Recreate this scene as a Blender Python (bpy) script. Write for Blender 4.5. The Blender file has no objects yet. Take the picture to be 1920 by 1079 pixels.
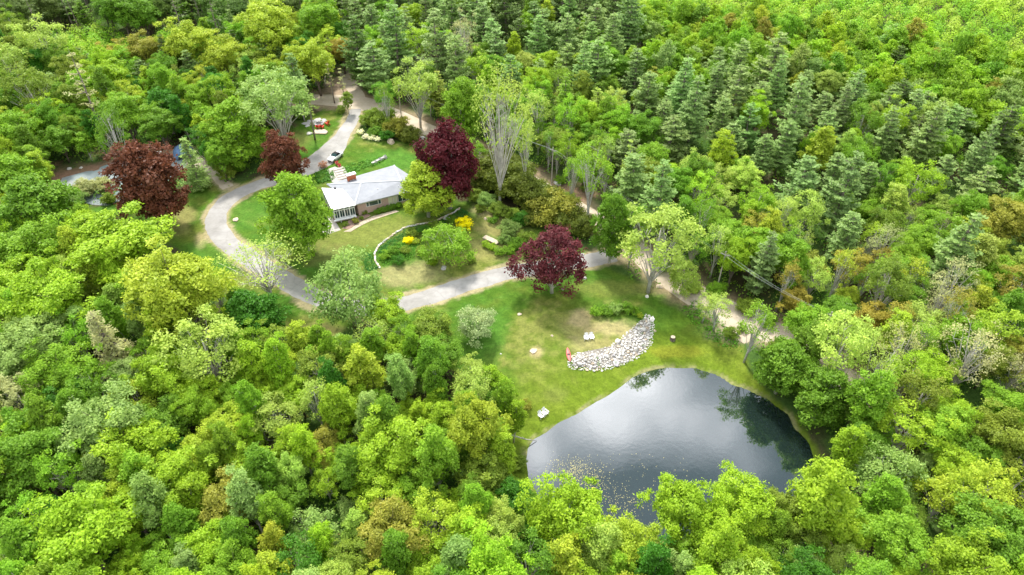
import bpy, math, random
import numpy as np
from mathutils import Vector, Matrix

random.seed(7)
RNG = np.random.default_rng(11)
SC = bpy.context.scene
COL = SC.collection
R = math.radians

# ------------------------------------------------------------------ camera, sky, sun, exposure
F, PITCH, CAMZ = 1280.0, R(40), 88.0
cam = bpy.data.objects.new("camera", bpy.data.cameras.new("camera"))
COL.objects.link(cam)
cam.location = (0, 0, CAMZ)
cam.rotation_euler = (R(90) - PITCH, 0, 0)
cam.data.sensor_width = 36
cam.data.lens = 36 * F / 1920
cam.data.clip_end = 6000
SC.camera = cam
SUN_EL, SUN_AZ = R(56), R(-14)          # azimuth from +Y, clockwise positive

world = bpy.data.worlds.new("World")
SC.world = world
world.use_nodes = True
wn, wl = world.node_tree.nodes, world.node_tree.links
wn.clear()
w_out = wn.new("ShaderNodeOutputWorld"); w_bg = wn.new("ShaderNodeBackground")
sky = wn.new("ShaderNodeTexSky"); sky.sky_type = 'NISHITA'; sky.sun_disc = False
sky.sun_elevation = SUN_EL; sky.sun_rotation = SUN_AZ; sky.altitude = 300
w_bg.inputs['Strength'].default_value = 0.046
w_tc = wn.new("ShaderNodeTexCoord"); w_map = wn.new("ShaderNodeMapping")
w_n = wn.new("ShaderNodeTexNoise"); w_n.inputs['Scale'].default_value = 3.4; w_n.inputs['Detail'].default_value = 4
w_n.inputs['Roughness'].default_value = 0.45
w_map.inputs['Location'].default_value = (0.0, 0.0, 0.0); w_map.inputs['Rotation'].default_value = (0, 0, R(-12))
w_r = wn.new("ShaderNodeValToRGB")          # thin grey to bright white cloud, and how much of it covers the blue
we = w_r.color_ramp.elements
we[0].position = 0.40; we[0].color = (5, 6.4, 7.6, 1); we[1].position = 0.68; we[1].color = (74, 74, 76, 1)
wm_ = we.new(0.5); wm_.color = (19, 20.5, 22.5, 1)
w_m = wn.new("ShaderNodeMixRGB"); w_m.inputs['Fac'].default_value = 0.86
wl.new(w_tc.outputs['Generated'], w_map.inputs['Vector']); wl.new(w_map.outputs[0], w_n.inputs['Vector'])
wl.new(w_n.outputs['Fac'], w_r.inputs['Fac']); wl.new(w_r.outputs['Color'], w_m.inputs['Color2'])
wl.new(sky.outputs['Color'], w_m.inputs['Color1']); wl.new(w_m.outputs['Color'], w_bg.inputs['Color'])
wl.new(w_bg.outputs[0], w_out.inputs[0])

sun = bpy.data.objects.new("sun", bpy.data.lights.new("sun", 'SUN'))
COL.objects.link(sun)
sun.data.energy = 3.7; sun.data.angle = R(7); sun.data.color = (1.0, 0.96, 0.88)
sd = Vector((math.sin(SUN_AZ) * math.cos(SUN_EL), math.cos(SUN_AZ) * math.cos(SUN_EL), math.sin(SUN_EL)))
sun.rotation_euler = sd.to_track_quat('Z', 'Y').to_euler()
SC.view_settings.view_transform = 'Standard'; SC.view_settings.look = 'None'
SC.view_settings.exposure = 0.66; SC.view_settings.gamma = 1; SC.view_settings.use_curve_mapping = False
SC.render.engine = 'CYCLES'
SC.cycles.max_bounces = 5; SC.cycles.diffuse_bounces = 3; SC.cycles.glossy_bounces = 2
SC.cycles.transmission_bounces = 3; SC.cycles.transparent_max_bounces = 4
SC.cycles.caustics_reflective = False; SC.cycles.caustics_refractive = False
SC.cycles.use_denoising = True

# ------------------------------------------------------------------ terrain
CTRL = np.array([(-35, 120, 3.2), (-30, 132, 4.2), (-20, 140, 4.2), (-50, 150, 4.4), (-45, 165, 4.8), (-41, 184, 5.5),
    (-95, 150, 4.2), (-67, 125, 3.6), (-50, 108, 2.6), (-36, 98, 2.2), (-10, 104, 2.2), (16, 111, 2.3), (0, 88, 1.3),
    (-8, 76, 0.9), (35, 103, 2.0), (50, 91, 1.4), (25, 66, 0.5), (-60, 50, 0.5), (60, 50, 0.6), (-90, 80, 2.0), (90, 90, 2.0),
    (-150, 170, 6), (100, 150, 5), (-150, 250, 9), (0, 230, 8), (60, 200, 8), (100, 250, 13), (170, 250, 19), (200, 300, 26),
    (60, 320, 18), (-60, 320, 14), (-220, 330, 14), (0, 0, 1), (-80, 0, 1), (80, 0, 1), (160, 150, 8), (-15, 124, 3.2), (0, 160, 5)], float)

def smooth_h(x, y):
    x = np.asarray(x, float); y = np.asarray(y, float)
    num = np.zeros(np.broadcast(x, y).shape); den = num + 0
    for cx, cy, cz in CTRL:
        s = 15 + 0.09 * max(cy, 0)
        w = np.exp(-((x - cx) ** 2 + (y - cy) ** 2) / (2 * s * s)) + 1e-6 / (1 + ((x - cx) ** 2 + (y - cy) ** 2) / 1e3)
        num += w * cz; den += w
    return num / den + 0.25 * np.sin(x * 0.11 + 1) * np.sin(y * 0.09) + 0.1 * np.sin(x * 0.31) * np.cos(y * 0.27)

def ray(px, py):
    u = (px - 960) / F; v = (py - 539.5) / F
    return u, math.cos(PITCH) - v * math.sin(PITCH), -math.sin(PITCH) - v * math.cos(PITCH)

def at_z(px, py, z):
    u, dy, dz = ray(px, py); t = (z - CAMZ) / dz
    return u * t, dy * t, t

def poly_sdf(P, X, Y):
    """signed distance to polygon P (negative inside); arrays X, Y"""
    X = np.asarray(X, float); Y = np.asarray(Y, float)
    d = np.full(X.shape, 1e18); inside = np.zeros(X.shape, bool)
    n = len(P)
    for i in range(n):
        ax, ay = P[i]; bx, by = P[(i + 1) % n]
        ex, ey = bx - ax, by - ay
        t = np.clip(((X - ax) * ex + (Y - ay) * ey) / (ex * ex + ey * ey + 1e-12), 0, 1)
        d = np.minimum(d, (X - ax - t * ex) ** 2 + (Y - ay - t * ey) ** 2)
        if ay != by:
            c = ((ay > Y) != (by > Y)) & (X < (bx - ax) * (Y - ay) / (by - ay) + ax)
            inside ^= c
    d = np.sqrt(d)
    return np.where(inside, -d, d)

def line_dist(P, X, Y):
    X = np.asarray(X, float); Y = np.asarray(Y, float)
    d = np.full(X.shape, 1e18)
    for i in range(len(P) - 1):
        ax, ay = P[i][:2]; bx, by = P[i + 1][:2]; ex, ey = bx - ax, by - ay
        t = np.clip(((X - ax) * ex + (Y - ay) * ey) / (ex * ex + ey * ey + 1e-12), 0, 1)
        d = np.minimum(d, (X - ax - t * ex) ** 2 + (Y - ay - t * ey) ** 2)
    return np.sqrt(d)

POND_PX = [(990, 842), (1002, 824), (1032, 801), (1072, 781), (1122, 751), (1163, 725), (1188, 708), (1222, 694), (1252, 688), (1300, 689),
    (1342, 702), (1372, 722), (1402, 730), (1440, 748), (1476, 778), (1490, 802), (1518, 834), (1528, 870), (1515, 905), (1480, 938),
    (1430, 975), (1350, 1000), (1260, 1012), (1180, 1010), (1110, 995), (1050, 965), (1010, 935), (992, 900), (985, 865)]
def chaikin(P, n=2, closed=True):
    for _ in range(n):
        Q = []
        m = len(P)
        for i in range(m if closed else m - 1):
            a, b = P[i], P[(i + 1) % m]
            Q.append(tuple(0.75 * p + 0.25 * q for p, q in zip(a, b)))
            Q.append(tuple(0.25 * p + 0.75 * q for p, q in zip(a, b)))
        if not closed: Q = [P[0]] + Q + [P[-1]]
        P = Q
    return P
def ragged(P, seed=2, step=1.6, amp=.22):
    r = random.Random(seed); out = []
    for a, b in zip(P, P[1:] + P[:1]):
        L = math.hypot(b[0] - a[0], b[1] - a[1]); k = max(1, round(L / step))
        for q in range(k):
            t = q / k; e = r.uniform(-amp, amp); out.append((a[0] + (b[0] - a[0]) * t - (b[1] - a[1]) / L * e, a[1] + (b[1] - a[1]) * t + (b[0] - a[0]) / L * e))
    return out
POND = ragged([at_z(x, y, 0.0)[:2] for x, y in POND_PX])

def height(x, y):
    h = smooth_h(x, y)
    d = poly_sdf(POND, x, y)
    bank = np.clip(d / 9.0, 0, 1); bank = bank * bank * (3 - 2 * bank)
    out = 0.12 + np.clip(d, 0, 1.5) * 0.12 + (np.maximum(h, 0.4) - 0.3) * bank
    return np.where(d > 0, out, np.maximum(-1.6, 0.12 + d * 0.45))

_hx = np.arange(-330, 331, 1.5); _hy = np.arange(-10, 421, 1.5)
_HX, _HY = np.meshgrid(_hx, _hy); _HZ = height(_HX.ravel(), _HY.ravel()).reshape(_HX.shape)
def H1(x, y):
    i = min(max((x + 330) / 1.5, 0), len(_hx) - 1.001); j = min(max((y + 10) / 1.5, 0), len(_hy) - 1.001)
    a, b = int(i), int(j); f, g = i - a, j - b
    return float((_HZ[b, a] * (1 - f) + _HZ[b, a + 1] * f) * (1 - g) + (_HZ[b + 1, a] * (1 - f) + _HZ[b + 1, a + 1] * f) * g)

def at(px, py, up=0.0):
    """a pixel of the photograph's layout turned into the ground point it shows (or one a height above the ground)"""
    z = 2.0
    for _ in range(14):
        x, y, t = at_z(px, py, z + up)
        z = 0.5 * z + 0.5 * H1(x, y)
    return Vector((x, y, z + up))

def project(x, y, z):
    u3y = y * math.sin(PITCH) + (z - CAMZ) * math.cos(PITCH)
    f3 = y * math.cos(PITCH) - (z - CAMZ) * math.sin(PITCH)
    return 960 + F * x / f3, 539.5 - F * u3y / f3

# ------------------------------------------------------------------ helpers
def new_mesh(name, V, Fc, mat=None, smooth=False):
    me = bpy.data.meshes.new(name)
    me.from_pydata([tuple(v) for v in V], [], [tuple(f) for f in Fc])
    if mat: me.materials.append(mat)
    if smooth: me.polygons.foreach_set('use_smooth', [True] * len(me.polygons))
    me.update()
    return me

def np_mesh(name, V, Fq, mat, attr=None, smooth=False):
    """V (n,3), Fq (m,k) index array"""
    me = bpy.data.meshes.new(name)
    m, k = Fq.shape
    me.vertices.add(len(V)); me.vertices.foreach_set('co', np.ascontiguousarray(V, dtype=np.float32).ravel())
    me.loops.add(m * k); me.loops.foreach_set('vertex_index', np.ascontiguousarray(Fq, dtype=np.int32).ravel())
    me.polygons.add(m); me.polygons.foreach_set('loop_start', np.arange(0, m * k, k, dtype=np.int32))
    me.update(calc_edges=True)
    if smooth: me.polygons.foreach_set('use_smooth', np.ones(m, dtype=bool))
    if attr is not None:
        a = me.attributes.new('tint', 'FLOAT', 'FACE'); a.data.foreach_set('value', np.ascontiguousarray(attr, dtype=np.float32))
    me.materials.append(mat)
    return me

def obj(name, me, parent=None, loc=(0, 0, 0), rot=(0, 0, 0), scale=(1, 1, 1), color=None):
    o = bpy.data.objects.new(name, me)
    COL.objects.link(o)
    o.parent = parent; o.location = loc; o.rotation_euler = rot; o.scale = scale
    if color is not None: o.color = (*color, 1)
    return o

def tag(o, label=None, cat=None, group=None, kind=None):
    if label: o['label'] = label
    if cat: o['category'] = cat
    if group: o['group'] = group
    if kind: o['kind'] = kind
    return o

def thing(name, label, cat, loc=(0, 0, 0), rz=0.0, group=None, scale=1.0):
    o = obj(name, None, None, loc, (0, 0, rz), (scale,) * 3 if isinstance(scale, (int, float)) else scale)
    o.empty_display_size = 0.3
    return tag(o, label, cat, group)

class MB:
    def __init__(s): s.v = []; s.f = []
    def add(s, V, Fc):
        b = len(s.v); s.v += [tuple(v) for v in V]; s.f += [tuple(i + b for i in f) for f in Fc]; return s
    def box(s, x0, y0, z0, x1, y1, z1, M=None):
        V = [Vector(p) for p in ((x0, y0, z0), (x1, y0, z0), (x1, y1, z0), (x0, y1, z0), (x0, y0, z1), (x1, y0, z1), (x1, y1, z1), (x0, y1, z1))]
        if M is not None: V = [M @ p for p in V]
        return s.add(V, [(0, 3, 2, 1), (4, 5, 6, 7), (0, 1, 5, 4), (1, 2, 6, 5), (2, 3, 7, 6), (3, 0, 4, 7)])
    def beam(s, a, b, w, h):
        a, b = Vector(a), Vector(b); d = b - a; L = d.length
        M = Matrix.Translation(a) @ d.to_track_quat('X', 'Z').to_matrix().to_4x4()
        return s.box(0, -w / 2, -h / 2, L, w / 2, h / 2, M)
    def tube(s, pts, rad, n=6, cap=True):
        pts = [Vector(p) for p in pts]; b0 = len(s.v); k = len(pts)
        for i, p in enumerate(pts):
            d = (pts[min(i + 1, k - 1)] - pts[max(i - 1, 0)]).normalized()
            q = d.to_track_quat('Z', 'Y'); r = rad[i] if isinstance(rad, (list, tuple)) else rad
            for j in range(n):
                a = 2 * math.pi * j / n
                s.v.append(tuple(p + q @ Vector((r * math.cos(a), r * math.sin(a), 0))))
        for i in range(k - 1):
            for j in range(n):
                s.f.append((b0 + i * n + j, b0 + i * n + (j + 1) % n, b0 + (i + 1) * n + (j + 1) % n, b0 + (i + 1) * n + j))
        if cap:
            s.f.append(tuple(b0 + j for j in reversed(range(n)))); s.f.append(tuple(b0 + (k - 1) * n + j for j in range(n)))
        return s
    def mesh(s, name, mat, smooth=False): return new_mesh(name, s.v, s.f, mat, smooth)
    def build(s, name, mat, parent=None, smooth=False, **k): return obj(name, s.mesh(name, mat, smooth), parent, **k)

# ------------------------------------------------------------------ materials
def mat_basic(name, col, rough=0.7, spec=0.3, noise=0.0, scale=5.0, metallic=0.0, bump=0.0, col2=None, detail=6):
    m = bpy.data.materials.new(name); m.use_nodes = True
    n, l = m.node_tree.nodes, m.node_tree.links
    b = n['Principled BSDF']; b.inputs['Roughness'].default_value = rough
    b.inputs['Specular IOR Level'].default_value = spec; b.inputs['Metallic'].default_value = metallic
    b.inputs['Base Color'].default_value = (*col, 1)
    if noise or col2 or bump:
        tc = n.new('ShaderNodeTexCoord'); t = n.new('ShaderNodeTexNoise'); t.inputs['Scale'].default_value = scale
        t.inputs['Detail'].default_value = detail; t.inputs['Roughness'].default_value = 0.65
        l.new(tc.outputs['Object'], t.inputs['Vector'])
        if noise or col2:
            r = n.new('ShaderNodeValToRGB'); c2 = col2 or tuple(min(1, c * (1 + noise)) for c in col)
            c1 = col if col2 else tuple(c * (1 - noise) for c in col)
            r.color_ramp.elements[0].position = 0.35; r.color_ramp.elements[0].color = (*c1, 1)
            r.color_ramp.elements[1].position = 0.65; r.color_ramp.elements[1].color = (*c2, 1)
            l.new(t.outputs['Fac'], r.inputs['Fac']); l.new(r.outputs['Color'], b.inputs['Base Color'])
        if bump:
            bp = n.new('ShaderNodeBump'); bp.inputs['Strength'].default_value = bump; bp.inputs['Distance'].default_value = 0.05
            l.new(t.outputs['Fac'], bp.inputs['Height']); l.new(bp.outputs[0], b.inputs['Normal'])
    return m

def mat_leaf():
    m = bpy.data.materials.new("foliage"); m.use_nodes = True
    n, l = m.node_tree.nodes, m.node_tree.links
    b = n['Principled BSDF']; out = n['Material Output']
    oi = n.new('ShaderNodeObjectInfo'); at_ = n.new('ShaderNodeAttribute'); at_.attribute_name = 'tint'
    warm = n.new('ShaderNodeMixRGB'); warm.blend_type = 'MULTIPLY'; warm.inputs['Fac'].default_value = 1
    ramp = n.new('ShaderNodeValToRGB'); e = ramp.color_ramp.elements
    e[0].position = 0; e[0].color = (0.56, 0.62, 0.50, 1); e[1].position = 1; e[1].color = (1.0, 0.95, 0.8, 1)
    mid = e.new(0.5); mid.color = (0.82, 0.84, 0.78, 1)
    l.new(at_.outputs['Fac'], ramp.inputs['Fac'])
    l.new(oi.outputs['Color'], warm.inputs['Color1']); l.new(ramp.outputs['Color'], warm.inputs['Color2'])
    gain = n.new('ShaderNodeMixRGB'); gain.blend_type = 'MULTIPLY'; gain.inputs['Fac'].default_value = 1
    gain.inputs['Color2'].default_value = (1.60, 1.54, 1.32, 1)
    l.new(warm.outputs[0], gain.inputs['Color1'])
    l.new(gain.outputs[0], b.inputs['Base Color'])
    b.inputs['Roughness'].default_value = 0.5; b.inputs['Specular IOR Level'].default_value = 0.25
    tr = n.new('ShaderNodeBsdfTranslucent'); mx = n.new('ShaderNodeMixShader'); mx.inputs[0].default_value = 0.40
    l.new(gain.outputs[0], tr.inputs['Color'])
    l.new(b.outputs[0], mx.inputs[1]); l.new(tr.outputs[0], mx.inputs[2]); l.new(mx.outputs[0], out.inputs['Surface'])
    return m
LEAF = mat_leaf()
BARK = mat_basic("brown_grey_bark", (0.16, 0.13, 0.10), 0.9, 0.1, 0.35, 3)
PALEBARK = mat_basic("pale_grey_bark", (0.50, 0.47, 0.42), 0.85, 0.1, 0.25, 2)
BIRCHBARK = mat_basic("white_birch_bark", (0.62, 0.60, 0.55), 0.8, 0.1, 0, 4, col2=(0.35, 0.33, 0.30))
PINEBARK = mat_basic("grey_pine_bark", (0.24, 0.20, 0.17), 0.9, 0.1, 0.3, 3)

MASS_RAMP = None
# ------------------------------------------------------------------ foliage geometry
def unit(a): return a / (np.linalg.norm(a, axis=-1, keepdims=True) + 1e-9)
def rdir(n, rng): return unit(rng.normal(size=(n, 3)))

def leaves(P, N, size, rng, aspect=0.62):
    """kite shaped leaves / leaf sprays at P facing N"""
    n = len(P); T = unit(np.cross(N, rdir(n, rng))); B = np.cross(N, T)
    s = (size * rng.uniform(0.55, 1.5, n))[:, None]
    V = np.empty((n, 4, 3))
    V[:, 0] = P - T * s * 0.5; V[:, 2] = P + T * s * 0.5
    V[:, 1] = P + B * s * aspect * 0.5 - N * s * 0.12; V[:, 3] = P - B * s * aspect * 0.5 - N * s * 0.12
    return V.reshape(-1, 3)

def crown_mesh(name, seed, rx, rz, cz, lobes, lobe_r, clumps, k, size, shape='round', spread=0.30, skew=0.15, droop=0.0, fill=0.25):
    rng = np.random.default_rng(seed)
    d = rdir(lobes * 4, rng)
    d = d[d[:, 2] > (-0.9 if shape == 'cone' else -0.55)][:lobes]
    rad = rng.uniform(0.55, 1.0, len(d)) ** 0.6
    if shape == 'oval':
        prof = 1.0 - 0.55 * np.clip(d[:, 2], 0, 1) ** 1.2
    elif shape == 'cone':
        prof = 1.0 - 0.30 * np.clip(d[:, 2] + 0.2, 0, 1.2)
    else:
        prof = np.ones(len(d))
    bump = 1 + skew * np.sin(3 * np.arctan2(d[:, 1], d[:, 0]) + seed) + skew * rng.normal(size=len(d)) * 0.7
    L = d * (rad * bump)[:, None]
    L[:, 0] *= prof; L[:, 1] *= prof
    L = L * np.array([rx - lobe_r * 0.7, rx - lobe_r * 0.7, rz - lobe_r * 0.7]) + np.array([0, 0, cz])
    lr = lobe_r * rng.uniform(0.6, 1.25, len(L))
    nc = clumps
    out = unit(L - np.array([0, 0, cz - rz * 0.3]))
    cd = unit(rdir(len(L) * nc, rng) + np.repeat(out, nc, 0) * 0.9 + np.array([0, 0, 0.45]))
    cr = rng.uniform(0.72, 1.05, len(cd))[:, None]
    C = np.repeat(L, nc, 0) + cd * np.repeat(lr, nc)[:, None] * cr * np.array([1, 1, 0.8])
    C[:, 2] -= droop * rng.uniform(0, 1, len(C)) * 1.5
    tint_c = np.clip(0.5 + rng.normal(size=len(C)) * 0.14 + np.repeat(rng.normal(size=len(L)) * 0.13, nc), 0, 1)
    P = np.repeat(C, k, 0) + rng.normal(size=(len(C) * k, 3)) * spread * np.array([1, 1, 0.7])
    N = unit(np.repeat(cd, k, 0) * 0.75 + rng.normal(size=P.shape) * 0.55 + np.array([0, 0, 0.35]))
    T = np.repeat(tint_c, k) + rng.normal(size=len(P)) * 0.13
    S = np.full(len(P), size)
    nf = int(len(P) * fill)
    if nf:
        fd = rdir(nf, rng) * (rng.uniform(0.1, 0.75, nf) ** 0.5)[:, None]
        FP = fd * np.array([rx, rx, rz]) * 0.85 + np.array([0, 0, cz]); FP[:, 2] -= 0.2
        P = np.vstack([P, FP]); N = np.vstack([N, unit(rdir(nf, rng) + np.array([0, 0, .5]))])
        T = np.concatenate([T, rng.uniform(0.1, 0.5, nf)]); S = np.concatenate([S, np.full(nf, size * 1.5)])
    V = leaves(P, N, S, rng)
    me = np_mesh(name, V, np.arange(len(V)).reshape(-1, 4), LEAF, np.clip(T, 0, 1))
    return me, L

def limbs_mesh(name, seed, mat, height, r0, targets, nlimb, n=5, lean=0.0, twig=True, sub=2, start=0.22):
    rng = random.Random(seed); mb = MB()
    tx, ty = rng.uniform(-.5, .5) + lean, rng.uniform(-.5, .5)
    top = Vector((tx, ty, height * 0.78))
    trunk = [Vector((0, 0, -0.6)), Vector((tx * .1, ty * .1, height * .2)), Vector((tx * .5, ty * .4, height * .5)), top]
    mb.tube(trunk, [r0 * 1.25, r0, r0 * .65, r0 * .25], 7)
    T = [Vector(t) for t in targets]; rng.shuffle(T)
    for t in T[:nlimb]:
        f = min(0.85, max(start, (t.z / height) * rng.uniform(.35, .6)))
        i = f * 3; a = trunk[int(i)].lerp(trunk[min(3, int(i) + 1)], i - int(i))
        m1 = a.lerp(t, .5) + Vector((0, 0, (t - a).length * 0.10)) + Vector((rng.uniform(-.4, .4), rng.uniform(-.4, .4), 0))
        rr = r0 * rng.uniform(.28, .42)
        mb.tube([a, a.lerp(m1, .5) + Vector((0, 0, -.1)), m1, t], [rr, rr * .8, rr * .55, rr * .2], 5, False)
        for _ in range(sub):
            q = m1.lerp(t, rng.uniform(0, .7)); e = q + Vector((rng.uniform(-1, 1), rng.uniform(-1, 1), rng.uniform(.3, 1.3))).normalized() * rng.uniform(1.0, 2.4)
            mb.tube([q, q.lerp(e, .5) + Vector((0, 0, .1)), e], [rr * .4, rr * .28, rr * .1], 4, False)
    return mb.mesh(name, mat, True)

PROTO = {}
def add_proto(kind, seed, crown, trunk, Rr, cz, Ht): PROTO.setdefault(kind, []).append(dict(crown=crown, trunk=trunk, R=Rr, cz=cz, H=Ht))

for s in range(6):     # dense round broadleaf
    me, L = crown_mesh("leafy_crown", 10 + s, 5, 5.2, 9.6, 54, 1.35, 18, 12, 0.31, spread=0.25, skew=0.22)
    add_proto('round', s, me, limbs_mesh("trunk", s, BARK, 13, 0.28, L, 12), 5, 9.6, 15)
for s in range(3):     # tall narrow aspen like
    me, L = crown_mesh("leafy_crown", 30 + s, 3.6, 6.6, 9.4, 46, 1.1, 16, 10, 0.33, shape='oval', spread=0.24, skew=0.2)
    add_proto('oval', s, me, limbs_mesh("trunk", 30 + s, PALEBARK, 15, 0.2, L, 10), 3.6, 9.4, 16)
for s in range(4):     # loose crown with limbs showing
    me, L = crown_mesh("loose_crown", 50 + s, 5, 5.4, 10.2, 50, 1.2, 15, 7, 0.34, spread=0.32, skew=0.2, fill=0.04)
    add_proto('airy', s, me, limbs_mesh("trunk", 50 + s, PALEBARK, 15, 0.24, L * 0.93, 26, sub=2), 5, 10.2, 15.5)
for s in range(3):     # birch
    me, L = crown_mesh("birch_crown", 70 + s, 2.9, 5.2, 10.2, 30, 0.9, 10, 6, 0.28, spread=0.30, skew=0.2, fill=0.0, droop=0.4)
    add_proto('birch', s, me, limbs_mesh("trunk", 70 + s, BIRCHBARK, 15, 0.2, L, 16, sub=3, lean=random.uniform(-1.5, 1.5)), 2.9, 10.2, 15.5)
for s in range(3):     # almost bare
    me, L = crown_mesh("sparse_crown", 90 + s, 4.4, 5.0, 9.5, 60, 0.8, 6, 5, 0.26, spread=0.4, fill=0.0, skew=0.25)
    add_proto('bare', s, me, limbs_mesh("trunk", 90 + s, PALEBARK, 14, 0.22, L, 34, sub=3), 4.4, 9.5, 14.5)
for s in range(3):     # dense beech/maple down to the ground, fine leaved
    me, L = crown_mesh("dense_crown", 110 + s, 5, 6.2, 6.6, 80, 1.25, 16, 9, 0.34, shape='cone', spread=0.22, skew=0.08)
    add_proto('beech', s, me, limbs_mesh("trunk", 110 + s, PALEBARK, 12, 0.3, L, 12, start=.1), 5, 6.6, 12.8)
for s in range(2):     # small round fine leaved willow like
    me, L = crown_mesh("fine_crown", 130 + s, 3, 2.6, 2.9, 44, 0.75, 15, 8, 0.20, spread=0.20, droop=0.35, skew=0.12, fill=0.15)
    add_proto('willow', s, me, limbs_mesh("trunk", 130 + s, PALEBARK, 5, 0.13, L, 12, start=.1), 3, 2.9, 5.6)
for s in range(2):
    me, L = crown_mesh("fine_crown", 230 + s, 3, 2.3, 2.0, 50, 0.8, 15, 8, 0.24, spread=0.2, skew=0.14, fill=0.3)
    add_proto('yew', s, me, limbs_mesh("trunk", 230 + s, BARK, 3.5, 0.12, L, 8, start=.1), 3, 2.0, 4.3)
for s in range(2):     # purple beech: wide, tiered, pale limbs glimpsed through
    me, L = crown_mesh("tiered_crown", 240 + s, 5, 5.0, 6.2, 90, 1.15, 15, 8, 0.33, shape='cone', spread=0.26, skew=0.2, fill=0.05)
    add_proto('limbed', s, me, limbs_mesh("trunk", 240 + s, PALEBARK, 12.5, 0.24, L * .98, 22, start=.1, sub=3), 5, 6.4, 11.5)
for s in range(3):     # young tree
    me, L = crown_mesh("young_crown", 150 + s, 2.5, 3.4, 4.6, 22, 0.95, 11, 7, 0.34, shape='oval', spread=0.22, skew=0.2)
    add_proto('young', s, me, limbs_mesh("trunk", 150 + s, PALEBARK, 7, 0.09, L, 5, sub=0), 2.5, 4.6, 8)
for s in range(3):     # shrub
    me, L = crown_mesh("shrub_leaves", 170 + s, 1.5, 1.1, 1.0, 22, 0.45, 12, 7, 0.16, spread=0.12, skew=0.15)
    mb = MB()
    rr = random.Random(s)
    for q in range(6): mb.tube([(0, 0, -.2), (rr.uniform(-.4, .4), rr.uniform(-.4, .4), .6), (rr.uniform(-1, 1), rr.uniform(-1, 1), 1.4)], [.04, .03, .01], 4)
    add_proto('shrub', s, me, mb.mesh("stems", BARK), 1.5, 1.0, 2.1)

def conifer(kind, s, Ht, Rr, zlo, step, nb, tuft, size, asp, up, mat, power=0.75, irr=0.35, density=1.0):
    rng = np.random.default_rng(200 + s); rp = random.Random(s); mb = MB()
    mb.tube([(0, 0, -.6), (0, 0, Ht * .3), (rp.uniform(-.2, .2), rp.uniform(-.2, .2), Ht * .7), (0, 0, Ht)], [.28, .23, .12, .02], 7)
    P, N, T, tint = [], [], [], []
    z = zlo
    while z < Ht - 0.3:
        f = (z - zlo) / (Ht - zlo)
        Rz = Rr * (1 - f) ** power * (0.55 + 0.45 * min(1, f * 5)) + 0.25
        tier = rp.uniform(1 - irr, 1.0)
        for b in range(nb):
            a = rp.uniform(0, 2 * math.pi); ln = Rz * tier * rp.uniform(1 - irr, 1.08)
            rise = up * rp.uniform(.6, 1.3)
            dirv = np.array([math.cos(a), math.sin(a), 0])
            side = np.array([-dirv[1], dirv[0], 0])
            def bp(t): return np.array([0, 0, z]) + dirv * ln * t + np.array([0, 0, rise * ln * t * t - 0.06 * ln * math.sin(t * 3.14)])
            mb.tube([bp(0), bp(.5), bp(1)], [.05, .035, .01], 3, False)
            nt = max(2, int(ln * tuft * density))
            base_t = rp.gauss(.5, .13)
            for q in range(nt):
                t = 0.22 + 0.8 * (q + rp.random()) / nt
                w = ln * 0.30 * (1.15 - t) + 0.1
                for sd_ in (-1, 0, 1):
                    c = bp(t) + side * sd_ * w * rp.uniform(.5, 1.1)
                    for _ in range(3):
                        P.append(c + rng.normal(size=3) * np.array([.17, .17, .07]))
                        N.append(np.array([rng.normal() * .45, rng.normal() * .45, 1.0]) + dirv * .25)
                        tint.append(base_t + rng.normal() * .14 + .18 * t - .1)
        z += step * rp.uniform(.7, 1.3)
    P = np.array(P); N = unit(np.array(N))
    V = leaves(P, N, np.full(len(P), size), rng, asp)
    me = np_mesh(kind + "_needles", V, np.arange(len(V)).reshape(-1, 4), LEAF, np.clip(np.array(tint), 0, 1))
    add_proto(kind, s, me, mb.mesh("trunk", mat, True), Rr, zlo + (Ht - zlo) * .42, Ht)

for s in range(5): conifer('pine', s, 14.5 + 1.2 * s, 5.6 - .2 * s, 2.6, .95, 8, 2.2, 0.55, 0.5, 0.26, PINEBARK, power=0.55, irr=.42)
for s in range(2): conifer('spruce', 10 + s, 13, 3.4, 0.8, 0.62, 8, 2.2, 0.36, 0.4, -0.12, PINEBARK, power=0.95, irr=.18)
for s in range(2): conifer('sparsepine', 20 + s, 19, 3.6, 8.5, 1.7, 4, 1.1, 0.46, 0.4, 0.2, PINEBARK, irr=.5)

COLS = {  # name for labels, albedo
 'L': ("lime green", (.275, .43, .03)), 'Y': ("yellow green", (.34, .44, .045)), 'G': ("mid green", (.145, .285, .028)),
 'D': ("deep green", (.065, .20, .018)), 'S': ("sage green", (.26, .39, .12)), 'P': ("pale green", (.34, .46, .10)),
 'B': ("bronze", (.28, .29, .05)), 'O': ("orange tinted", (.33, .29, .05)), 'N': ("blue green", (.225, .345, .12)),
 'K': ("dark green", (.12, .20, .05)), 'W': ("beige green", (.40, .42, .22)), 'E': ("olive green", (.20, .29, .04)),
 'C': ("copper red", (.15, .055, .034)), 'M': ("dark maroon", (.10, .014, .026)), 'U': ("purple", (.125, .027, .042)),
 'V': ("silvery green", (.33, .42, .24)), 'Q': ("dark evergreen", (.13, .17, .025)), 'H': ("white flowering", (.80, .80, .74)), 'R': ("pinkish", (.42, .24, .20)),
 'T': ("bright yellow", (.90, .80, .005)), 'F': ("fresh green", (.205, .37, .032))}

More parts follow.
